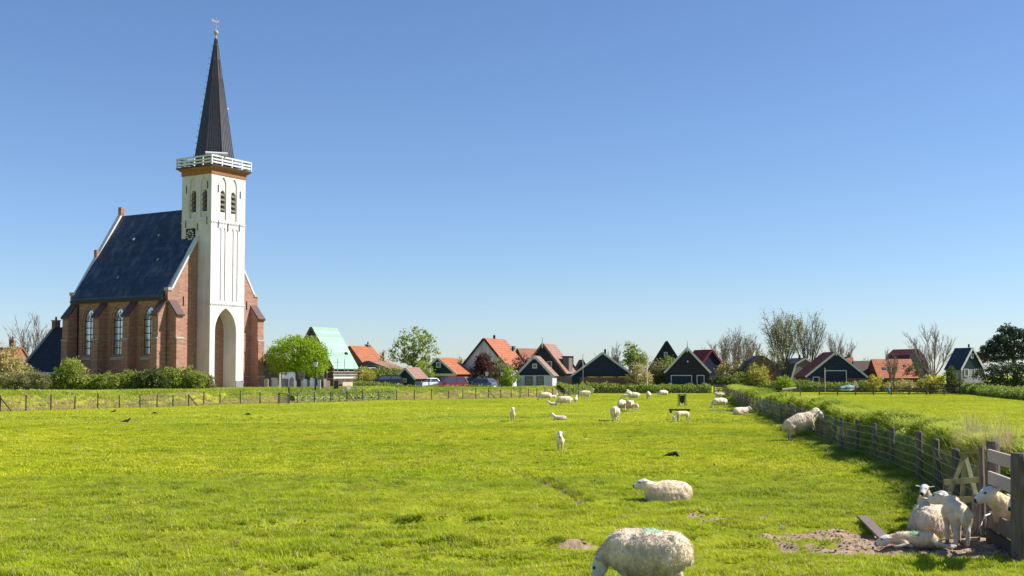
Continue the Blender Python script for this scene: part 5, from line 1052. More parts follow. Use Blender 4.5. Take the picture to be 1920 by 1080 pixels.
def animal(name, label, cat, prims, voxel, loc, rz, wool=0., marks=(), tint=(1, 1, 1), fleece=0, group=None, smooth=3, rot=None, seed=1):
    me, V = blob(prims, voxel, smooth); me.name = name
    best = np.full(len(V), 1e9); col = np.zeros((len(V), 4)); col[:, 3] = 1; isw = np.zeros(len(V))
    for p in prims:
        a, b = np.array(p[0], float), np.array(p[2], float); ab = b-a; t = np.clip(((V-a)@ab)/max(ab@ab, 1e-9), 0, 1); q = np.linalg.norm(V-a-t[:, None]*ab, axis=1)-(p[1]+(p[3]-p[1])*t)
        q = q-(.009 if p[4] in 'ke' else 0); k = q < best; best[k] = q[k]; col[k, :3] = TAGC[p[4]]; isw[k] = 1. if p[4] == 'w' else 0.
    col[isw > .5, :3] *= tint
    for c, r_, cc in marks:
        k = np.linalg.norm(V-np.array(c), axis=1)+.03*vnoise(V[:, 0]*30, V[:, 1]*30, V[:, 2]*30) < r_; col[k, :3] = col[k, :3]*.3+np.array(cc)*.7
    E_ = np.empty(len(me.edges)*2, dtype=np.int32); me.edges.foreach_get('vertices', E_); E_ = E_.reshape(-1, 2); dg_ = np.bincount(E_.ravel(), minlength=len(V))
    iw = isw.copy()
    for it in range(3):
        S_ = np.zeros(len(V)); np.add.at(S_, E_[:, 0], iw[E_[:, 1]]); np.add.at(S_, E_[:, 1], iw[E_[:, 0]]); iw = .5*iw+.5*S_/np.maximum(dg_, 1)
    if wool:
        N_ = np.empty(len(V)*3, dtype=np.float32); me.vertices.foreach_get('normal', N_); N_ = N_.reshape(-1, 3)
        s_ = seed*3.7
        d_ = .6*vnoise(V[:, 0]*6+s_, V[:, 1]*6, V[:, 2]*4, 3)+.4*(1-2*np.abs(vnoise(V[:, 0]*26+s_, V[:, 1]*26, V[:, 2]*7, 5)))+.3*vnoise(V[:, 0]*45, V[:, 1]*45+s_, V[:, 2]*20, 7)
        V = V+N_*(d_*wool*iw)[:, None]; me.vertices.foreach_set('co', V.astype(np.float32).ravel())
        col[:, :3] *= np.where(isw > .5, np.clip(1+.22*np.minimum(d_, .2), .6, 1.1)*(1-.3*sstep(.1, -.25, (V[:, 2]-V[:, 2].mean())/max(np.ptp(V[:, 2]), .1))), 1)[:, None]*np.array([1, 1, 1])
        col[:, :3] *= np.where(isw > .5, 1+.14*vnoise(V[:, 0]*5+s_, V[:, 1]*5, V[:, 2]*5, 9), 1)[:, None]
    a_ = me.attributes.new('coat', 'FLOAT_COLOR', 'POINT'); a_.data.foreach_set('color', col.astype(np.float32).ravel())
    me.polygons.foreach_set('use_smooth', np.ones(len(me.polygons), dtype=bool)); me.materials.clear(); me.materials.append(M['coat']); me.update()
    o = bpy.data.objects.new(name, me); link(o); o.location = loc; o.rotation_euler = (0, 0, rz) if rot is None else rot; tag(o, label, cat, group)
    if fleece:
        nr = np.random.default_rng(seed); N_ = np.empty(len(V)*3, dtype=np.float32); me.vertices.foreach_get('normal', N_); N_ = N_.reshape(-1, 3)
        idx = np.where(iw > .85)[0]; idx = nr.choice(idx, fleece); P = V[idx]+nr.normal(size=(fleece, 3))*voxel*.4; nn = N_[idx]
        t = nr.normal(size=(fleece, 3))*.8+nn*.6+np.array([-.15, 0, -.9]); t /= np.linalg.norm(t, axis=1)[:, None]; s = np.cross(t, nr.normal(size=(fleece, 3))); s /= np.linalg.norm(s, axis=1)[:, None]+1e-9
        l = nr.uniform(.012, .024, fleece)[:, None]; VV = np.stack([P-s*.0045-nn*.006, P+s*.0045-nn*.006, P+t*l+nn*.004], 1).reshape(-1, 3)
        fo = mesh_np('fleece', VV, np.arange(3*fleece).reshape(-1, 3), M['coat'], o); ca = fo.data.attributes.new('coat', 'FLOAT_COLOR', 'POINT')
        ca.data.foreach_set('color', np.repeat(col[idx]*np.array([1.06, 1.06, 1.06, 1]), 3, 0).astype(np.float32).ravel()); tag(fo, kind='stuff')
    return o
def head(P, yaw=0, pitch=-.35, s=1.0, earback=.2, dark=False):
    """head prims with the poll at P; pitch<0 looks down; yaw to the left positive"""
    cy, sy, cp, sp_ = math.cos(yaw), math.sin(yaw), math.cos(pitch), math.sin(pitch)
    def T(x, y, z):
        x, z = x*cp-z*sp_, x*sp_+z*cp; x, y = x*cy-y*sy, x*sy+y*cy; return (P[0]+x*s, P[1]+y*s, P[2]+z*s)
    r = [(T(0, 0, .02), .105*s, T(.1, 0, .02), .088*s, 'f'), (T(.1, 0, .015), .085*s, T(.235, 0, -.02), .056*s, 'f'), (T(.06, 0, -.05), .07*s, T(.2, 0, -.055), .045*s, 'f'), (T(.262, 0, -.02), .034*s, T(.268, 0, -.04), .032*s, 'k')]
    for k in (-1, 1):
        r.append((T(-.01, k*.085, .05), .03*s, T(-.05*earback*3, k*.195, .062), .042*s, 'f', ((0, 0, 1), .45))); r.append((T(-.06*earback*3, k*.2, .064), .026*s, T(-.07*earback*3, k*.225, .06), .016*s, 'e', ((0, 0, 1), .45)))
        r.append((T(.118, k*.073, .055), .014*s, T(.126, k*.073, .054), .013*s, 'k'))
    return r
def legs(hind_z=.3, front_z=.3, w=.125, s=1.0, kx=0., lift=0):
    r = []
    for i, k in enumerate((-1, 1)):
        o = (.04 if i else -.03)+kx*0
        r += [((-.40+o, k*w, hind_z+.02), .062, (-.47+o, k*w, .25), .04, 'l'), ((-.47+o, k*w, .25), .038, (-.44+o, k*w, .06), .03, 'l'), ((-.435+o, k*w, .04), .033, (-.41+o, k*w, .03), .034, 'g')]
        r += [((.30-o, k*w, front_z), .055, (.315-o, k*w, .2), .038, 'l'), ((.315-o, k*w, .2), .036, (.31-o, k*w, .06), .029, 'l'), ((.31-o, k*w, .04), .032, (.335-o, k*w, .03), .033, 'g')]
    return r
def ewe(pose='stand', yaw=0, fat=1.0, hp=-.35, tail=True, lift=0.):
    P = []
    if pose in ('stand', 'graze'):
        P += [((-.40, 0, .57), .225*fat, (-.05, 0, .53), .275*fat, 'w'), ((-.05, 0, .53), .275*fat, (.3, 0, .56), .24*fat, 'w'), ((-.42, 0, .62), .17, (-.05, 0, .685), .165, 'w'), ((-.05, 0, .685), .165, (.28, 0, .64), .16, 'w'), ((-.2, 0, .46), .235*fat, (.12, 0, .46), .225*fat, 'w')]
        for k in (-1, 1):
            P += [((-.38, k*.12, .48), .165, (-.40, k*.13, .32), .09, 'w'), ((.28, k*.11, .46), .14, (.30, k*.12, .34), .075, 'w')]
        P += legs()
        if tail: P += [((-.62, 0, .66), .05, (-.67, 0, .46), .045, 'w')]
        if pose == 'stand': P += [((.36, 0, .64), .18, (.56, .1*math.sin(yaw), .80), .115, 'w')]+head((.60, .12*math.sin(yaw), .86), yaw, hp)
        else: P += [((.38, 0, .58), .185, (.62, .08*math.sin(yaw), .34+lift), .125, 'w')]+head((.66, .1*math.sin(yaw), .27+lift), yaw, -1.0)
    elif pose == 'lie':
        P += [((-.36, 0, .25), .245*fat, (0, 0, .265), .27*fat, 'w'), ((0, 0, .265), .27*fat, (.28, 0, .26), .235*fat, 'w'), ((-.35, .08, .15), .2, (.2, .08, .15), .19, 'w'), ((-.35, -.08, .15), .2, (.2, -.08, .15), .19, 'w')]
        for k in (-1, 1):
            P += [((-.32, k*.17, .16), .15, (-.12, k*.24, .07), .07, 'w'), ((-.12, k*.25, .06), .04, (-.3, k*.27, .04), .034, 'l'), ((.28, k*.12, .14), .1, (.47, k*.13, .07), .05, 'w'), ((.47, k*.13, .06), .038, (.33, k*.14, .04), .032, 'l')]
        P += [((.34, 0, .34), .18, (.50, .1*math.sin(yaw), .43), .125, 'w')]+head((.545, .13*math.sin(yaw), .47), yaw, hp)
    return P
def lambp(pose='stand', yaw=0, hp=-.3, up=0.0):
    P = []
    if pose in ('stand', 'graze', 'side'):
        P += [((-.34, 0, .56), .145, (0, 0, .55), .16, 'w'), ((0, 0, .55), .16, (.28, 0, .57), .15, 'w')]
        for k in (-1, 1):
            w = .09
            P += [((-.34, k*.08, .50), .115, (-.36, k*w, .36), .07, 'w'), ((-.36, k*w, .36), .058, (-.43, k*w, .27), .04, 'l'), ((-.43, k*w, .27), .04, (-.40, k*w, .06), .034, 'l'), ((-.40, k*w, .04), .036, (-.375, k*w, .03), .036, 'g')]
            P += [((.27, k*.08, .5), .1, (.28, k*w, .36), .058, 'w'), ((.28, k*w, .36), .05, (.29, k*w, .22), .04, 'l'), ((.29, k*w, .22), .038, (.28, k*w, .06), .033, 'l'), ((.28, k*w, .04), .035, (.305, k*w, .03), .035, 'g')]
        P += [((-.46, 0, .62), .045, (-.53, 0, .42), .035, 'w')]
        if pose == 'graze': P += [((.34, 0, .56), .12, (.54, 0, .36), .085, 'w')]+head((.57, 0, .3), yaw, -1.0, .95)
        elif pose == 'side': P += [((.34, 0, .6), .115, (.56, 0, .66), .085, 'w')]+head((.6, 0, .68), yaw, hp, .95)
        else: P += [((.32, 0, .64), .125, (.46, .09*math.sin(yaw), .80+up), .085, 'w')]+head((.48, .14*math.sin(yaw), .85+up), yaw, hp, .95)
    elif pose == 'flat':
        P += [((-.3, 0, .145), .15, (0, .02, .15), .155, 'w'), ((0, .02, .15), .155, (.27, 0, .145), .14, 'w'), ((-.3, .04, .16), .13, (-.38, .1, .14), .1, 'w')]
        P += [((-.38, .1, .14), .085, (-.44, .24, .1), .055, 'w'), ((-.44, .24, .1), .046, (-.62, .25, .06), .034, 'l'), ((-.62, .25, .06), .034, (-.72, .2, .045), .032, 'l'), ((-.36, .08, .08), .08, (-.52, .15, .06), .05, 'w'), ((-.52, .15, .06), .042, (-.76, .08, .05), .036, 'l')]
        P += [((.23, .08, .12), .07, (.14, .25, .08), .046, 'w'), ((.14, .25, .075), .038, (.3, .33, .04), .03, 'l'), ((.3, .33, .04), .03, (.38, .32, .035), .03, 'l'), ((.24, .1, .06), .05, (.05, .26, .045), .034, 'l')]
        P += [((.33, 0, .15), .11, (.48, .02, .13), .085, 'w'), ((-.42, -.02, .12), .045, (-.55, -.06, .05), .035, 'w')]+head((.52, .03, .11), .35, -.2, .92)
    else:
        P += [((-.3, 0, .16), .155, (0, 0, .165), .165, 'w'), ((0, 0, .165), .165, (.26, 0, .17), .15, 'w'), ((-.4, .05, .1), .05, (-.55, .1, .06), .035, 'w')]
        for k in (-1, 1): P += [((-.25, k*.12, .1), .09, (-.05, k*.17, .045), .045, 'w'), ((.24, k*.1, .08), .06, (.42, k*.09, .04), .035, 'l')]
        P += [((.32, 0, .25), .11, (.44, .09*math.sin(yaw), .36), .08, 'w')]+head((.47, .13*math.sin(yaw), .4), yaw, hp, .95)
    return P
def xf(prims, s=1.0, pitch=0., roll=0., piv=(0, 0, 0), dz=0.):
    out = []
    def T(p):
        x, y, z = (p[i]-piv[i] for i in range(3))
        if pitch: x, z = x*math.cos(pitch)-z*math.sin(pitch), x*math.sin(pitch)+z*math.cos(pitch)
        if roll: y, z = y*math.cos(roll)-z*math.sin(roll), y*math.sin(roll)+z*math.cos(roll)
        return ((x+piv[0])*s, (y+piv[1])*s, (z+piv[2]+dz)*s)
    for p in prims: out.append((T(p[0]), p[1]*s, T(p[2]), p[3]*s, p[4])+((p[5],) if len(p) > 5 else ()))
    return out
def at(px, py, dz=-.02):
    d = D(py); x = X(px, d); return (x, d, g1(x, d)+dz)
GRN = (.05, .42, .25)
# near sheep
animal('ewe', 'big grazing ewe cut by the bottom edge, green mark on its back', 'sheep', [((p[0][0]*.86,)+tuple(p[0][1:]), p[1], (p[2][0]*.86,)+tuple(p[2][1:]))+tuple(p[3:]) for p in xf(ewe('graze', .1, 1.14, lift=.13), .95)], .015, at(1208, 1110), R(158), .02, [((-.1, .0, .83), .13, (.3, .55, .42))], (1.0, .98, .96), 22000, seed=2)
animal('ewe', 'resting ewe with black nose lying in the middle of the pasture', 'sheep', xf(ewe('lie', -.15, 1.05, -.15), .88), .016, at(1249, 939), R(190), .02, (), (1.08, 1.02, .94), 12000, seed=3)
animal('lamb', 'lamb standing face on, alone in mid pasture', 'lamb', xf(lambp('stand', 0, -.5), .78), .014, at(1050, 846), R(-93), .006, (), (1.1, 1.08, 1.0), 0, seed=4)
animal('lamb', 'lamb sleeping flat on its side on bare soil, green mark on flank', 'lamb', xf(lambp('flat'), .76), .013, (X(1708, 17.9), 17.9, g1(X(1708, 17.9), 17.9)-.01), R(163), .007, [((-.0, .05, .23), .085, GRN)], (1.1, 1.0, .88), 5000, seed=5)
animal('ewe', 'ewe resting with its rump to the camera beside the standing lamb', 'sheep', xf(ewe('lie', .6, 1.12, -.1), 1.06), .018, (X(1743, 19.9), 19.9, g1(X(1743, 19.9), 19.9)-.03), R(58), .02, (), (1.0, .98, .95), 9000, seed=6)
animal('lamb', 'lamb standing tail on beside the hurdle, head turned left', 'lamb', xf(lambp('stand', .95, -.2, -.14), .98), .014, (X(1787, 18.3), 18.3, g1(X(1787, 18.3), 18.3)-.01), R(80), .007, (), (1.12, 1.08, 1.02), 4000, seed=7)
animal('lamb', 'lamb peeking over the back of the resting ewe', 'lamb', xf(lambp('stand', -.3, -.25), .8), .014, (X(1732, 21.4), 21.4, g1(X(1732, 21.4), 21.4)-.04), R(-108), .007, (), (1.1, 1.08, 1.02), 3000, seed=8)
animal('ewe', 'ewe poking its white head left through the board gate', 'sheep', ewe('stand', -.1, 1.0, -.3), .016, (X(1888, 18.1)+.27, 18.1+.07, g1(X(1900, 18), 18)-.08), R(193), .02, [((.72, .08, .9), .03, (.03, .03, .03))], (1.12, 1.0, .78), 9000, seed=9)
animal('ewe', 'greyish ewe at the right edge behind the gate post', 'sheep', ewe('stand', .3, 1.0), .024, (X(1960, 17.6), 17.6, g1(8, 17.6)-.06), R(200), .02, (), (.7, .68, .66), 4000, seed=10)
lp = []
for p in ewe('graze', 0, .98, lift=.36):
    if p[4] in 'lg' and p[0][0] > 0: continue
    lp.append(p)
lp = [p for p in lp if p[4] not in 'lg']; lp = xf(lp, 1.16, pitch=R(20), piv=(-.4, 0, .45), dz=.0)
for k in (-1, 1): lp += [((-.46, k*.13, .42), .07, (-.56, k*.13, .27), .045, 'l'), ((-.56, k*.13, .27), .042, (-.53, k*.13, .06), .032, 'l'), ((-.525, k*.13, .04), .035, (-.5, k*.13, .03), .036, 'g'), ((.22, k*.12, .72), .065, (.42, k*.12, .6), .042, 'l'), ((.42, k*.12, .6), .038, (.5, k*.12, .43), .03, 'l'), ((.5, k*.12, .42), .034, (.52, k*.12, .4), .034, 'g')]
animal('ewe', 'ewe rearing up against the wire fence to look over', 'sheep', lp, .02, (X(1503, 46.5), 46.5, g1(X(1503, 46.5), 46.5)-.02), R(6), .021, (), (1.02, .96, .88), 7000, seed=11)
# farther flock: (kind, pose, px, py, heading deg, label)
FLOCK = [('lamb', 'stand', 961, 793, -88, 'leftmost lamb, facing the camera'), ('lamb', 'lie', 1049, 789.5, 175, 'lamb lying down beyond the solitary lamb'), ('ewe', 'graze', 1153, 791, 84, 'fat ewe seen from behind, nearest of the central cluster'),
 ('ewe', 'graze', 1165.5, 770, 70, 'ewe behind the fat ewe, left one of the pair'), ('ewe', 'graze', 1179.5, 770.5, 95, 'brownish ewe behind the fat ewe, right one of the pair'), ('lamb', 'stand', 1190, 771, 110, 'lamb at the right of the central pair of ewes'),
 ('ewe', 'stand', 1187, 751, 180, 'distant ewe side on, behind the central pair'), ('lamb', 'graze', 1173.5, 750.5, 170, 'distant lamb left of the side on ewe'), ('ewe', 'stand', 1179, 744, 100, 'ewe farthest back above the side on ewe'),
 ('ewe', 'graze', 1215, 749.5, 88, 'distant ewe seen end on below the pale lamp'), ('ewe', 'graze', 1242.5, 743.5, 200, 'farthest ewe close to the hedge under the black barn'), ('lamb', 'graze', 1278, 792, 200, 'lamb grazing in front of the low trough board'),
 ('ewe', 'graze', 1022, 750, 184, 'ewe near the wire fence below the white fronted cottage'), ('lamb', 'stand', 1036.5, 751, 20, 'lamb right of the ewe below the white fronted cottage'), ('lamb', 'lie', 1037, 760, 180, 'white lamb lying flat below the cottage ewe'),
 ('ewe', 'graze', 1058, 761, 186, 'ewe grazing left with a pale rump, below the board fence'), ('lamb', 'stand', 1079.5, 757.5, 80, 'tiny distant lamb right of the pale rumped ewe'), ('ewe', 'graze', 1096, 745.5, 180, 'dark shaded ewe in front of the hedge corner'), ('lamb', 'stand', 1101, 748.5, -60, 'shaded lamb right below the hedge corner ewe'), ('lamb', 'stand', 1107, 738.5, -30, 'white headed lamb against the hedge corner'),
 ('ewe', 'graze', 1348, 764, 196, 'ewe grazing left of the sod wall, by the pale rail'), ('ewe', 'lie', 1349, 744, 185, 'ewe resting far off at the field gate'), ('ewe', 'lie', 1389, 777, 20, 'ewe curled up in the shade of the sod wall')]
for k, (kd, ps, px, py, hd, lb) in enumerate(FLOCK):
    pr_ = ewe(ps, 0) if kd == 'ewe' else xf(lambp(ps, 0), .85)
    t_ = (1.0+.08*math.sin(k*3), .97, .92) if 'brownish' not in lb else (.95, .8, .7)
    animal(kd, lb, 'sheep' if kd == 'ewe' else 'lamb', pr_, .035 if D(py) > 75 else .024, at(px, py), R(hd), .028 if kd == 'ewe' else .006, (), t_, 0, 'flock grazing in the pasture', 2, seed=20+k)
# crows
def crow(px, py, hd, label, s=1.0, peck=False):
    hz = .2 if not peck else .07
    P = [((-.1, 0, .13), .05, (.06, 0, .16), .06, 'b'), ((.08, 0, .17), .05, (.13, 0, hz+.03), .038, 'b'), ((.14, 0, hz+.03), .034, (.155, 0, hz+.03), .03, 'b'), ((.18, 0, hz+.025), .013, (.22, 0, hz+.01 if not peck else hz-.03), .007, 'b'), ((-.12, 0, .12), .038, (-.27, 0, .085), .022, 'b', ((0, 0, 1), .6)),
         ((.02, .015, .11), .014, (.02, .025, .0), .009, 'b'), ((.02, -.015, .11), .014, (.02, -.025, .0), .009, 'b'), ((-.02, .05, .15), .025, (-.2, .035, .12), .014, 'b'), ((-.02, -.05, .15), .025, (-.2, -.035, .12), .014, 'b')]
    animal('crow', label, 'bird', xf(P, s), .009 if s > .8 else .012, at(px, py, 0), R(hd), 0, (), (1, 1, 1), 0, 'crows in the pasture', 1)
crow(1260, 858, 5, 'crow pecking in the grass right of centre, the nearest one', 1.15, True)
crow(240, 794, 25, 'upright crow on the left, largest of the far crows', 1.15)
crow(292, 777, 200, 'small crow left, close to the wire fence below the church', .85, True); crow(215, 774, 10, 'crow at the fence foot, leftmost of all', .9); crow(466, 779, 0, 'crow below the tower, right one of the left birds', 1.0, True)
o = animal('white_stone', 'small white stone in the grass right of the solitary lamb', 'stone', [((-.05, 0, .03), .05, (.06, 0, .04), .045, 'f')], .012, at(1098, 824), .3)

# ------------------------------------------------------------------ grass
def tuft(name, nb, rad, hmin, hmax, w, lean, m, seed, segs=2):
    nr = np.random.default_rng(seed); V = []; Fq = []
    for k in range(nb):
        a = nr.uniform(0, TAU); rr = rad*math.sqrt(nr.random()); bx_, by_ = rr*math.cos(a), rr*math.sin(a); hh = nr.uniform(hmin, hmax); az = nr.uniform(0, TAU); ln = lean*nr.uniform(.3, 1.2)*hh
        dx, dy = math.cos(az), math.sin(az); sx_, sy_ = -dy*w, dx*w
        o = len(V)
        for i in range(segs+1):
            t = i/segs; cx, cy, cz = bx_+dx*ln*t*t, by_+dy*ln*t*t, hh*(t-.25*lean*t*t); q = 1-t**1.5
            if i < segs: V += [(cx-sx_*q, cy-sy_*q, cz-.01), (cx+sx_*q, cy+sy_*q, cz-.01)]
            else: V.append((cx, cy, cz))
        for i in range(segs-1): Fq += [(o+2*i, o+2*i+1, o+2*i+3), (o+2*i, o+2*i+3, o+2*i+2)]
        Fq.append((o+2*segs-2, o+2*segs-1, o+2*segs))
    me = bpy.data.meshes.new(name); me.from_pydata(V, [], Fq); me.materials.append(M[m]); me.update(); return bpy.data.objects.new(name, me)
def scatter(name, label, cat, P, sc, variants, seed=1):
    nr = np.random.default_rng(seed); n = len(P); me = bpy.data.meshes.new(name); me.vertices.add(n); me.vertices.foreach_set('co', P.astype(np.float32).ravel())
    for nm, arr in (('sc', sc), ('rz', nr.uniform(0, TAU, n)), ('va', nr.integers(0, len(variants), n).astype(float))):
        a = me.attributes.new(nm, 'FLOAT', 'POINT'); a.data.foreach_set('value', np.asarray(arr, dtype=np.float32))
    o = bpy.data.objects.new(name, me); link(o); tag(o, label, cat, None, 'stuff')
    ng = bpy.data.node_groups.new(name, 'GeometryNodeTree'); ng.interface.new_socket('Geometry', in_out='INPUT', socket_type='NodeSocketGeometry'); ng.interface.new_socket('Geometry', in_out='OUTPUT', socket_type='NodeSocketGeometry')
    N, L = ng.nodes, ng.links; gi = N.new('NodeGroupInput'); go = N.new('NodeGroupOutput'); jn = N.new('GeometryNodeJoinGeometry')
    def attr(nm):
        a = N.new('GeometryNodeInputNamedAttribute'); a.data_type = 'FLOAT'; a.inputs[0].default_value = nm; return a.outputs[0]
    for k, v in enumerate(variants):
        ip = N.new('GeometryNodeInstanceOnPoints'); oi = N.new('GeometryNodeObjectInfo'); oi.inputs[0].default_value = v
        cp = N.new('FunctionNodeCompare'); cp.data_type = 'FLOAT'; cp.operation = 'EQUAL'; cp.inputs['Epsilon'].default_value = .1; L.new(attr('va'), cp.inputs[0]); cp.inputs[1].default_value = float(k)
        L.new(gi.outputs[0], ip.inputs['Points']); L.new(cp.outputs[0], ip.inputs['Selection']); L.new(oi.outputs['Geometry'], ip.inputs['Instance'])
        cb = N.new('ShaderNodeCombineXYZ'); L.new(attr('rz'), cb.inputs[2]); L.new(cb.outputs[0], ip.inputs['Rotation']); L.new(attr('sc'), ip.inputs['Scale']); L.new(ip.outputs[0], jn.inputs[0])
    L.new(jn.outputs[0], go.inputs[0]); md = o.modifiers.new('grass', 'NODES'); md.node_group = ng; return o
def field_pts(y0, y1, dens, seed, spread=.56, extra=1.5):
    nr = np.random.default_rng(seed); n = int((y1**2-y0**2)*spread*dens+2*extra*(y1-y0)*dens); y = np.sqrt(nr.random(n)*(y1**2-y0**2)+y0**2); x = (nr.random(n)*2-1)*(y*spread+extra)
    k = (y < edge_y(x)-.5); return x[k], y[k]
def bare_ok(x, y, nr):
    return nr.random(len(x)) > dirt(x, y)*1.15
short = [tuft('grass_tuft', 10, .075, .03, .085, .0065, .75, 'g_field', 100+k) for k in range(4)]+[tuft('grass_tuft', 10, .07, .045, .115, .0075, .9, 'g_lush', 110+k) for k in range(3)]+[tuft('grass_tuft', 7, .09, .03, .09, .006, .8, 'g_dry', 118)]
mid = [tuft('grass_tuft', 11, .15, .03, .09, .013, .8, 'g_field', 120+k) for k in range(4)]
farv = [tuft('grass_tuft', 12, .4, .04, .085, .035, .8, 'g_field', 130+k) for k in range(3)]
nr = np.random.default_rng(77)
PS = []; SS = []
x, y = field_pts(8.5, 30, 400, 31); o_ = (x-fen_x(y)) < .3; k = bare_ok(x, y, nr) & o_; x, y = x[k], y[k]; st_ = gz(x, y+.06)-gz(x, y-.06); k = nr.random(len(x)) > np.clip((st_-.03)*9, 0, .8); x, y = x[k], y[k]
lush = fbm(x/.9, y/.7, seed=31); PS.append((x, y)); SS.append((.85+.4*np.clip(lush, -.7, 1.3))*nr.uniform(.65, 1.25, len(x)))
P = np.stack([x, y, gz(x, y)], 1); scatter('field_grass', 'short bright green pasture grass in the foreground', 'grass', P, np.clip(SS[0], .35, 2), short, 1)
x, y = field_pts(30, 62, 95, 32); k = ((x-fen_x(y)) < .3) & (nr.random(len(x)) > rut(x, y)*.8); x, y = x[k], y[k]; P = np.stack([x, y, gz(x, y)], 1); scatter('field_grass', 'short pasture grass in the middle distance', 'grass', P, nr.uniform(.6, 1.25, len(x))*(1+.3*fbm(x/1.5, y/2, seed=33)), mid, 2)
x, y = field_pts(62, 165, 5.5, 33); P = np.stack([x, y, gz(x, y)], 1); scatter('field_grass', 'far pasture grass up to the fences', 'grass', P, nr.uniform(.5, 1.1, len(x)), farv, 3)
# clods and droppings on the trampled soil
cl_ = []
for k in range(3):
    me, V_ = blob([((0, 0, 0), .02, (.02, .005, .004), .016, 'w'), ((-.012, .012, .002), .015, (.004, -.016, .004), .013, 'w')], .009, 1); me.materials.clear(); me.materials.append(mat('clod_%d' % k, (.33, .23, .15), (.13, .09, .06), 30, .95)); cl_.append(bpy.data.objects.new('soil_clod', me))
n = 9000; y = nr.uniform(15, 25, n); x = nr.uniform(-1, 8, n); k = dirt(x, y) > .35+.5*nr.random(n); scatter('soil_clods', 'small clods and droppings on the bare trampled soil', 'clods', np.stack([x, y, gz(x, y)], 1)[k], nr.uniform(.3, .95, k.sum()), cl_, 12)
x, y = field_pts(12, 70, .35, 61); k = (x < fen_x(y)-.6); x, y = x[k], y[k]; scatter('sheep_droppings', 'dark sheep droppings scattered over the pasture', 'droppings', np.stack([x, y, gz(x, y)+.012], 1), nr.uniform(.9, 2.0, len(x)), cl_, 13)
tus = [tuft('tussock', 26, .12, .06, .17, .008, 1.0, 'g_rank', 180+k) for k in range(3)]
x, y = field_pts(11, 75, 2.2, 62); cl2 = fbm(x/3.2, y/2.6, seed=63); k = (cl2 > .35) & (x < fen_x(y)-.4) & (dirt(x, y) < .2); x, y = x[k], y[k]; scatter('rank_tussocks', 'darker rank grass tussocks dotted over the pasture', 'grass', np.stack([x, y, gz(x, y)-.01], 1), nr.uniform(.5, 1.25, len(x)), tus, 14)
wd = [tuft('daisy_patch', 7, .16, .05, .07, .011, .2, 'g_white', 190+k, 2) for k in range(2)]
x, y = field_pts(12, 60, .5, 64); k = (x < fen_x(y)-.4); x, y = x[k], y[k]; scatter('daisies', 'tiny pale flower heads sprinkled in the pasture', 'flowers', np.stack([x, y, gz(x, y)+.01], 1), nr.uniform(.5, 1.0, len(x)), wd, 15)
# long grass on the sod wall and its foot
longv = [tuft('long_grass', 26, .17, .1, .34, .013, 1.3, 'g_bank', 140+k, 3) for k in range(5)]
n = 60000; y = 17+(nr.random(n)**1.9)*140; a = nr.random(n)*3.3-.15; x = fen_x(y)+.25+a; P = np.stack([x, y, gz(x, y)-.02], 1)
keep = (sstep(18.4, 20.4, y) > nr.random(n)); cl = fbm(x/.8, y/1.0, seed=41); keep &= nr.random(n) < .55+.5*cl; sc = nr.uniform(.5, 1.15, n)*(1+.55*cl)*(1+y/160); P, sc = P[keep], np.clip(sc, .4, 2.4)[keep]
scatter('bank_grass', 'long wind blown grass on the sod wall', 'grass', P, sc, longv, 4)
def leaf_clump(seed):
    q = np.random.default_rng(seed); d = q.normal(size=(60, 3)); d /= np.linalg.norm(d, axis=1)[:, None]; P_ = d*np.array([.3, .3, .26])*(.55+.45*q.random((60, 1))); P_[:, 2] = np.abs(P_[:, 2]); V_, F_ = leaf_quads(P_, .06, q)
    me = bpy.data.meshes.new('leafy_clump'); me.from_pydata(V_.tolist(), [], F_.tolist()); me.materials.append(M['g_leaf']); me.update(); return bpy.data.objects.new('leafy_clump', me)
lcv = [leaf_clump(200+k) for k in range(4)]; n = 7000; y = 19+(nr.random(n)**1.8)*136; x = fen_x(y)+.55+nr.random(n)*1.7; cl = fbm(x/.9, y/1.4, seed=43); k = (cl > .05+.4*nr.random(n)) & (y > 19.8); x, y, cl = x[k], y[k], cl[k]
scatter('bank_herbs', 'leafy green herbs and nettles growing on the sod wall', 'herbs', np.stack([x, y, gz(x, y)-.04], 1), np.clip(.55+.5*cl+nr.uniform(-.15, .2, len(x)), .4, 1.35)*(1+y/260), lcv, 16)
n = 5200; y = 17+(nr.random(n)**1.3)*75; x = fen_x(y)-.25+nr.normal(size=n)*.22; k = (dirt(x, y) < .3) & ((y > 23) | (x < fen_x(y)-.3)) & (y > 20.5); x, y = x[k], y[k]; scatter('fence_foot_grass', 'rough dark grass along the foot of the sheep fence', 'grass', np.stack([x, y, gz(x, y)-.01], 1), nr.uniform(.45, .95, len(x)), longv, 5)
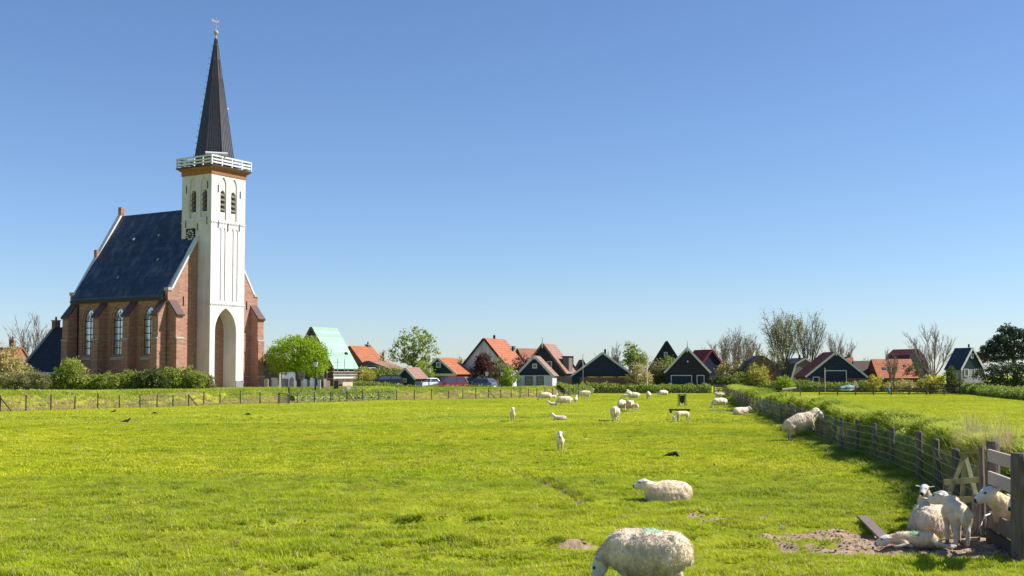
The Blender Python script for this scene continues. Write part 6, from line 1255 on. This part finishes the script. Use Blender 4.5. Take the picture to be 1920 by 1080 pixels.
# dead stalks by the hurdle and along the fence
dry = [tuft('dead_stalk', 8, .1, .5, 1.2, .008, .4, 'g_dry', 150+k, 3) for k in range(3)]
n = 260; d_ = nr.uniform(20.4, 26.5, n); x = fen_x(d_)+.1+nr.random(n)*.6; P1 = np.stack([x, d_, gz(x, d_)], 1); n = 340; d_ = nr.uniform(26, 120, n); x = fen_x(d_)+nr.uniform(-.05, .35, n); P2 = np.stack([x, d_, gz(x, d_)], 1)
scatter('dead_stalks', 'tan dead stalks standing along the sheep fence', 'stalks', np.concatenate([P1, P2]), np.concatenate([nr.uniform(.6, 1.15, len(P1)), nr.uniform(.5, 1.0, len(P2))]), dry, 6)
# left bank: tan foot behind the wire fence, lush grass above
s_ = nr.random(17000); seg = EDGE[1:11]; E3 = np.array(E2); sg = np.linalg.norm(np.diff(E3, axis=0), axis=1); cum = np.concatenate([[0], np.cumsum(sg)]); sx_ = s_*cum[-1]
ex, ey = np.interp(sx_, cum, E3[:, 0]), np.interp(sx_, cum, E3[:, 1]); t = nr.random(17000)*10.5; x = ex-.55*t*0-.6*t*.5; y = ey+t*.85; x = ex-.35*t; tan_k = (t < 3.6+1.2*vnoise(sx_/3, 1)) & (nr.random(17000) < .92)
dryv = [tuft('dry_grass', 16, .3, .12, .34, .022, 1.0, 'g_dry', 160+k) for k in range(3)]; lushv = [tuft('lush_grass', 18, .32, .12, .34, .022, .9, 'g_bank', 170+k) for k in range(3)]
P = np.stack([x, y, gz(x, y)-.02], 1); scatter('dry_bank_grass', 'tan dry grass at the foot of the left wire fence', 'grass', P[tan_k], nr.uniform(.5, 1.1, tan_k.sum()), dryv, 7)
scatter('lush_bank_grass', 'lush green grass on the bank behind the left wire fence', 'grass', P[~tan_k], nr.uniform(.6, 1.3, (~tan_k).sum()), lushv, 8)
# village verge and right paddock
n = 9000; x = nr.uniform(8, 70, n); y = nr.uniform(60, 165, n); k = (x > fen_x(y)+3.2) & (x < y*.56); scatter('paddock_grass', 'bright grass of the paddock beyond the sod wall', 'grass', np.stack([x, y, gz(x, y)], 1)[k], nr.uniform(.6, 1.2, k.sum()), farv, 9)
n = 9000; x = nr.uniform(9, 36, n); y = nr.uniform(20, 62, n); k = (x > fen_x(y)+3.0) & (x < y*.6); scatter('paddock_grass', 'near grass of the paddock just beyond the sod wall', 'grass', np.stack([x, y, gz(x, y)], 1)[k], nr.uniform(.6, 1.3, k.sum()), mid, 10)
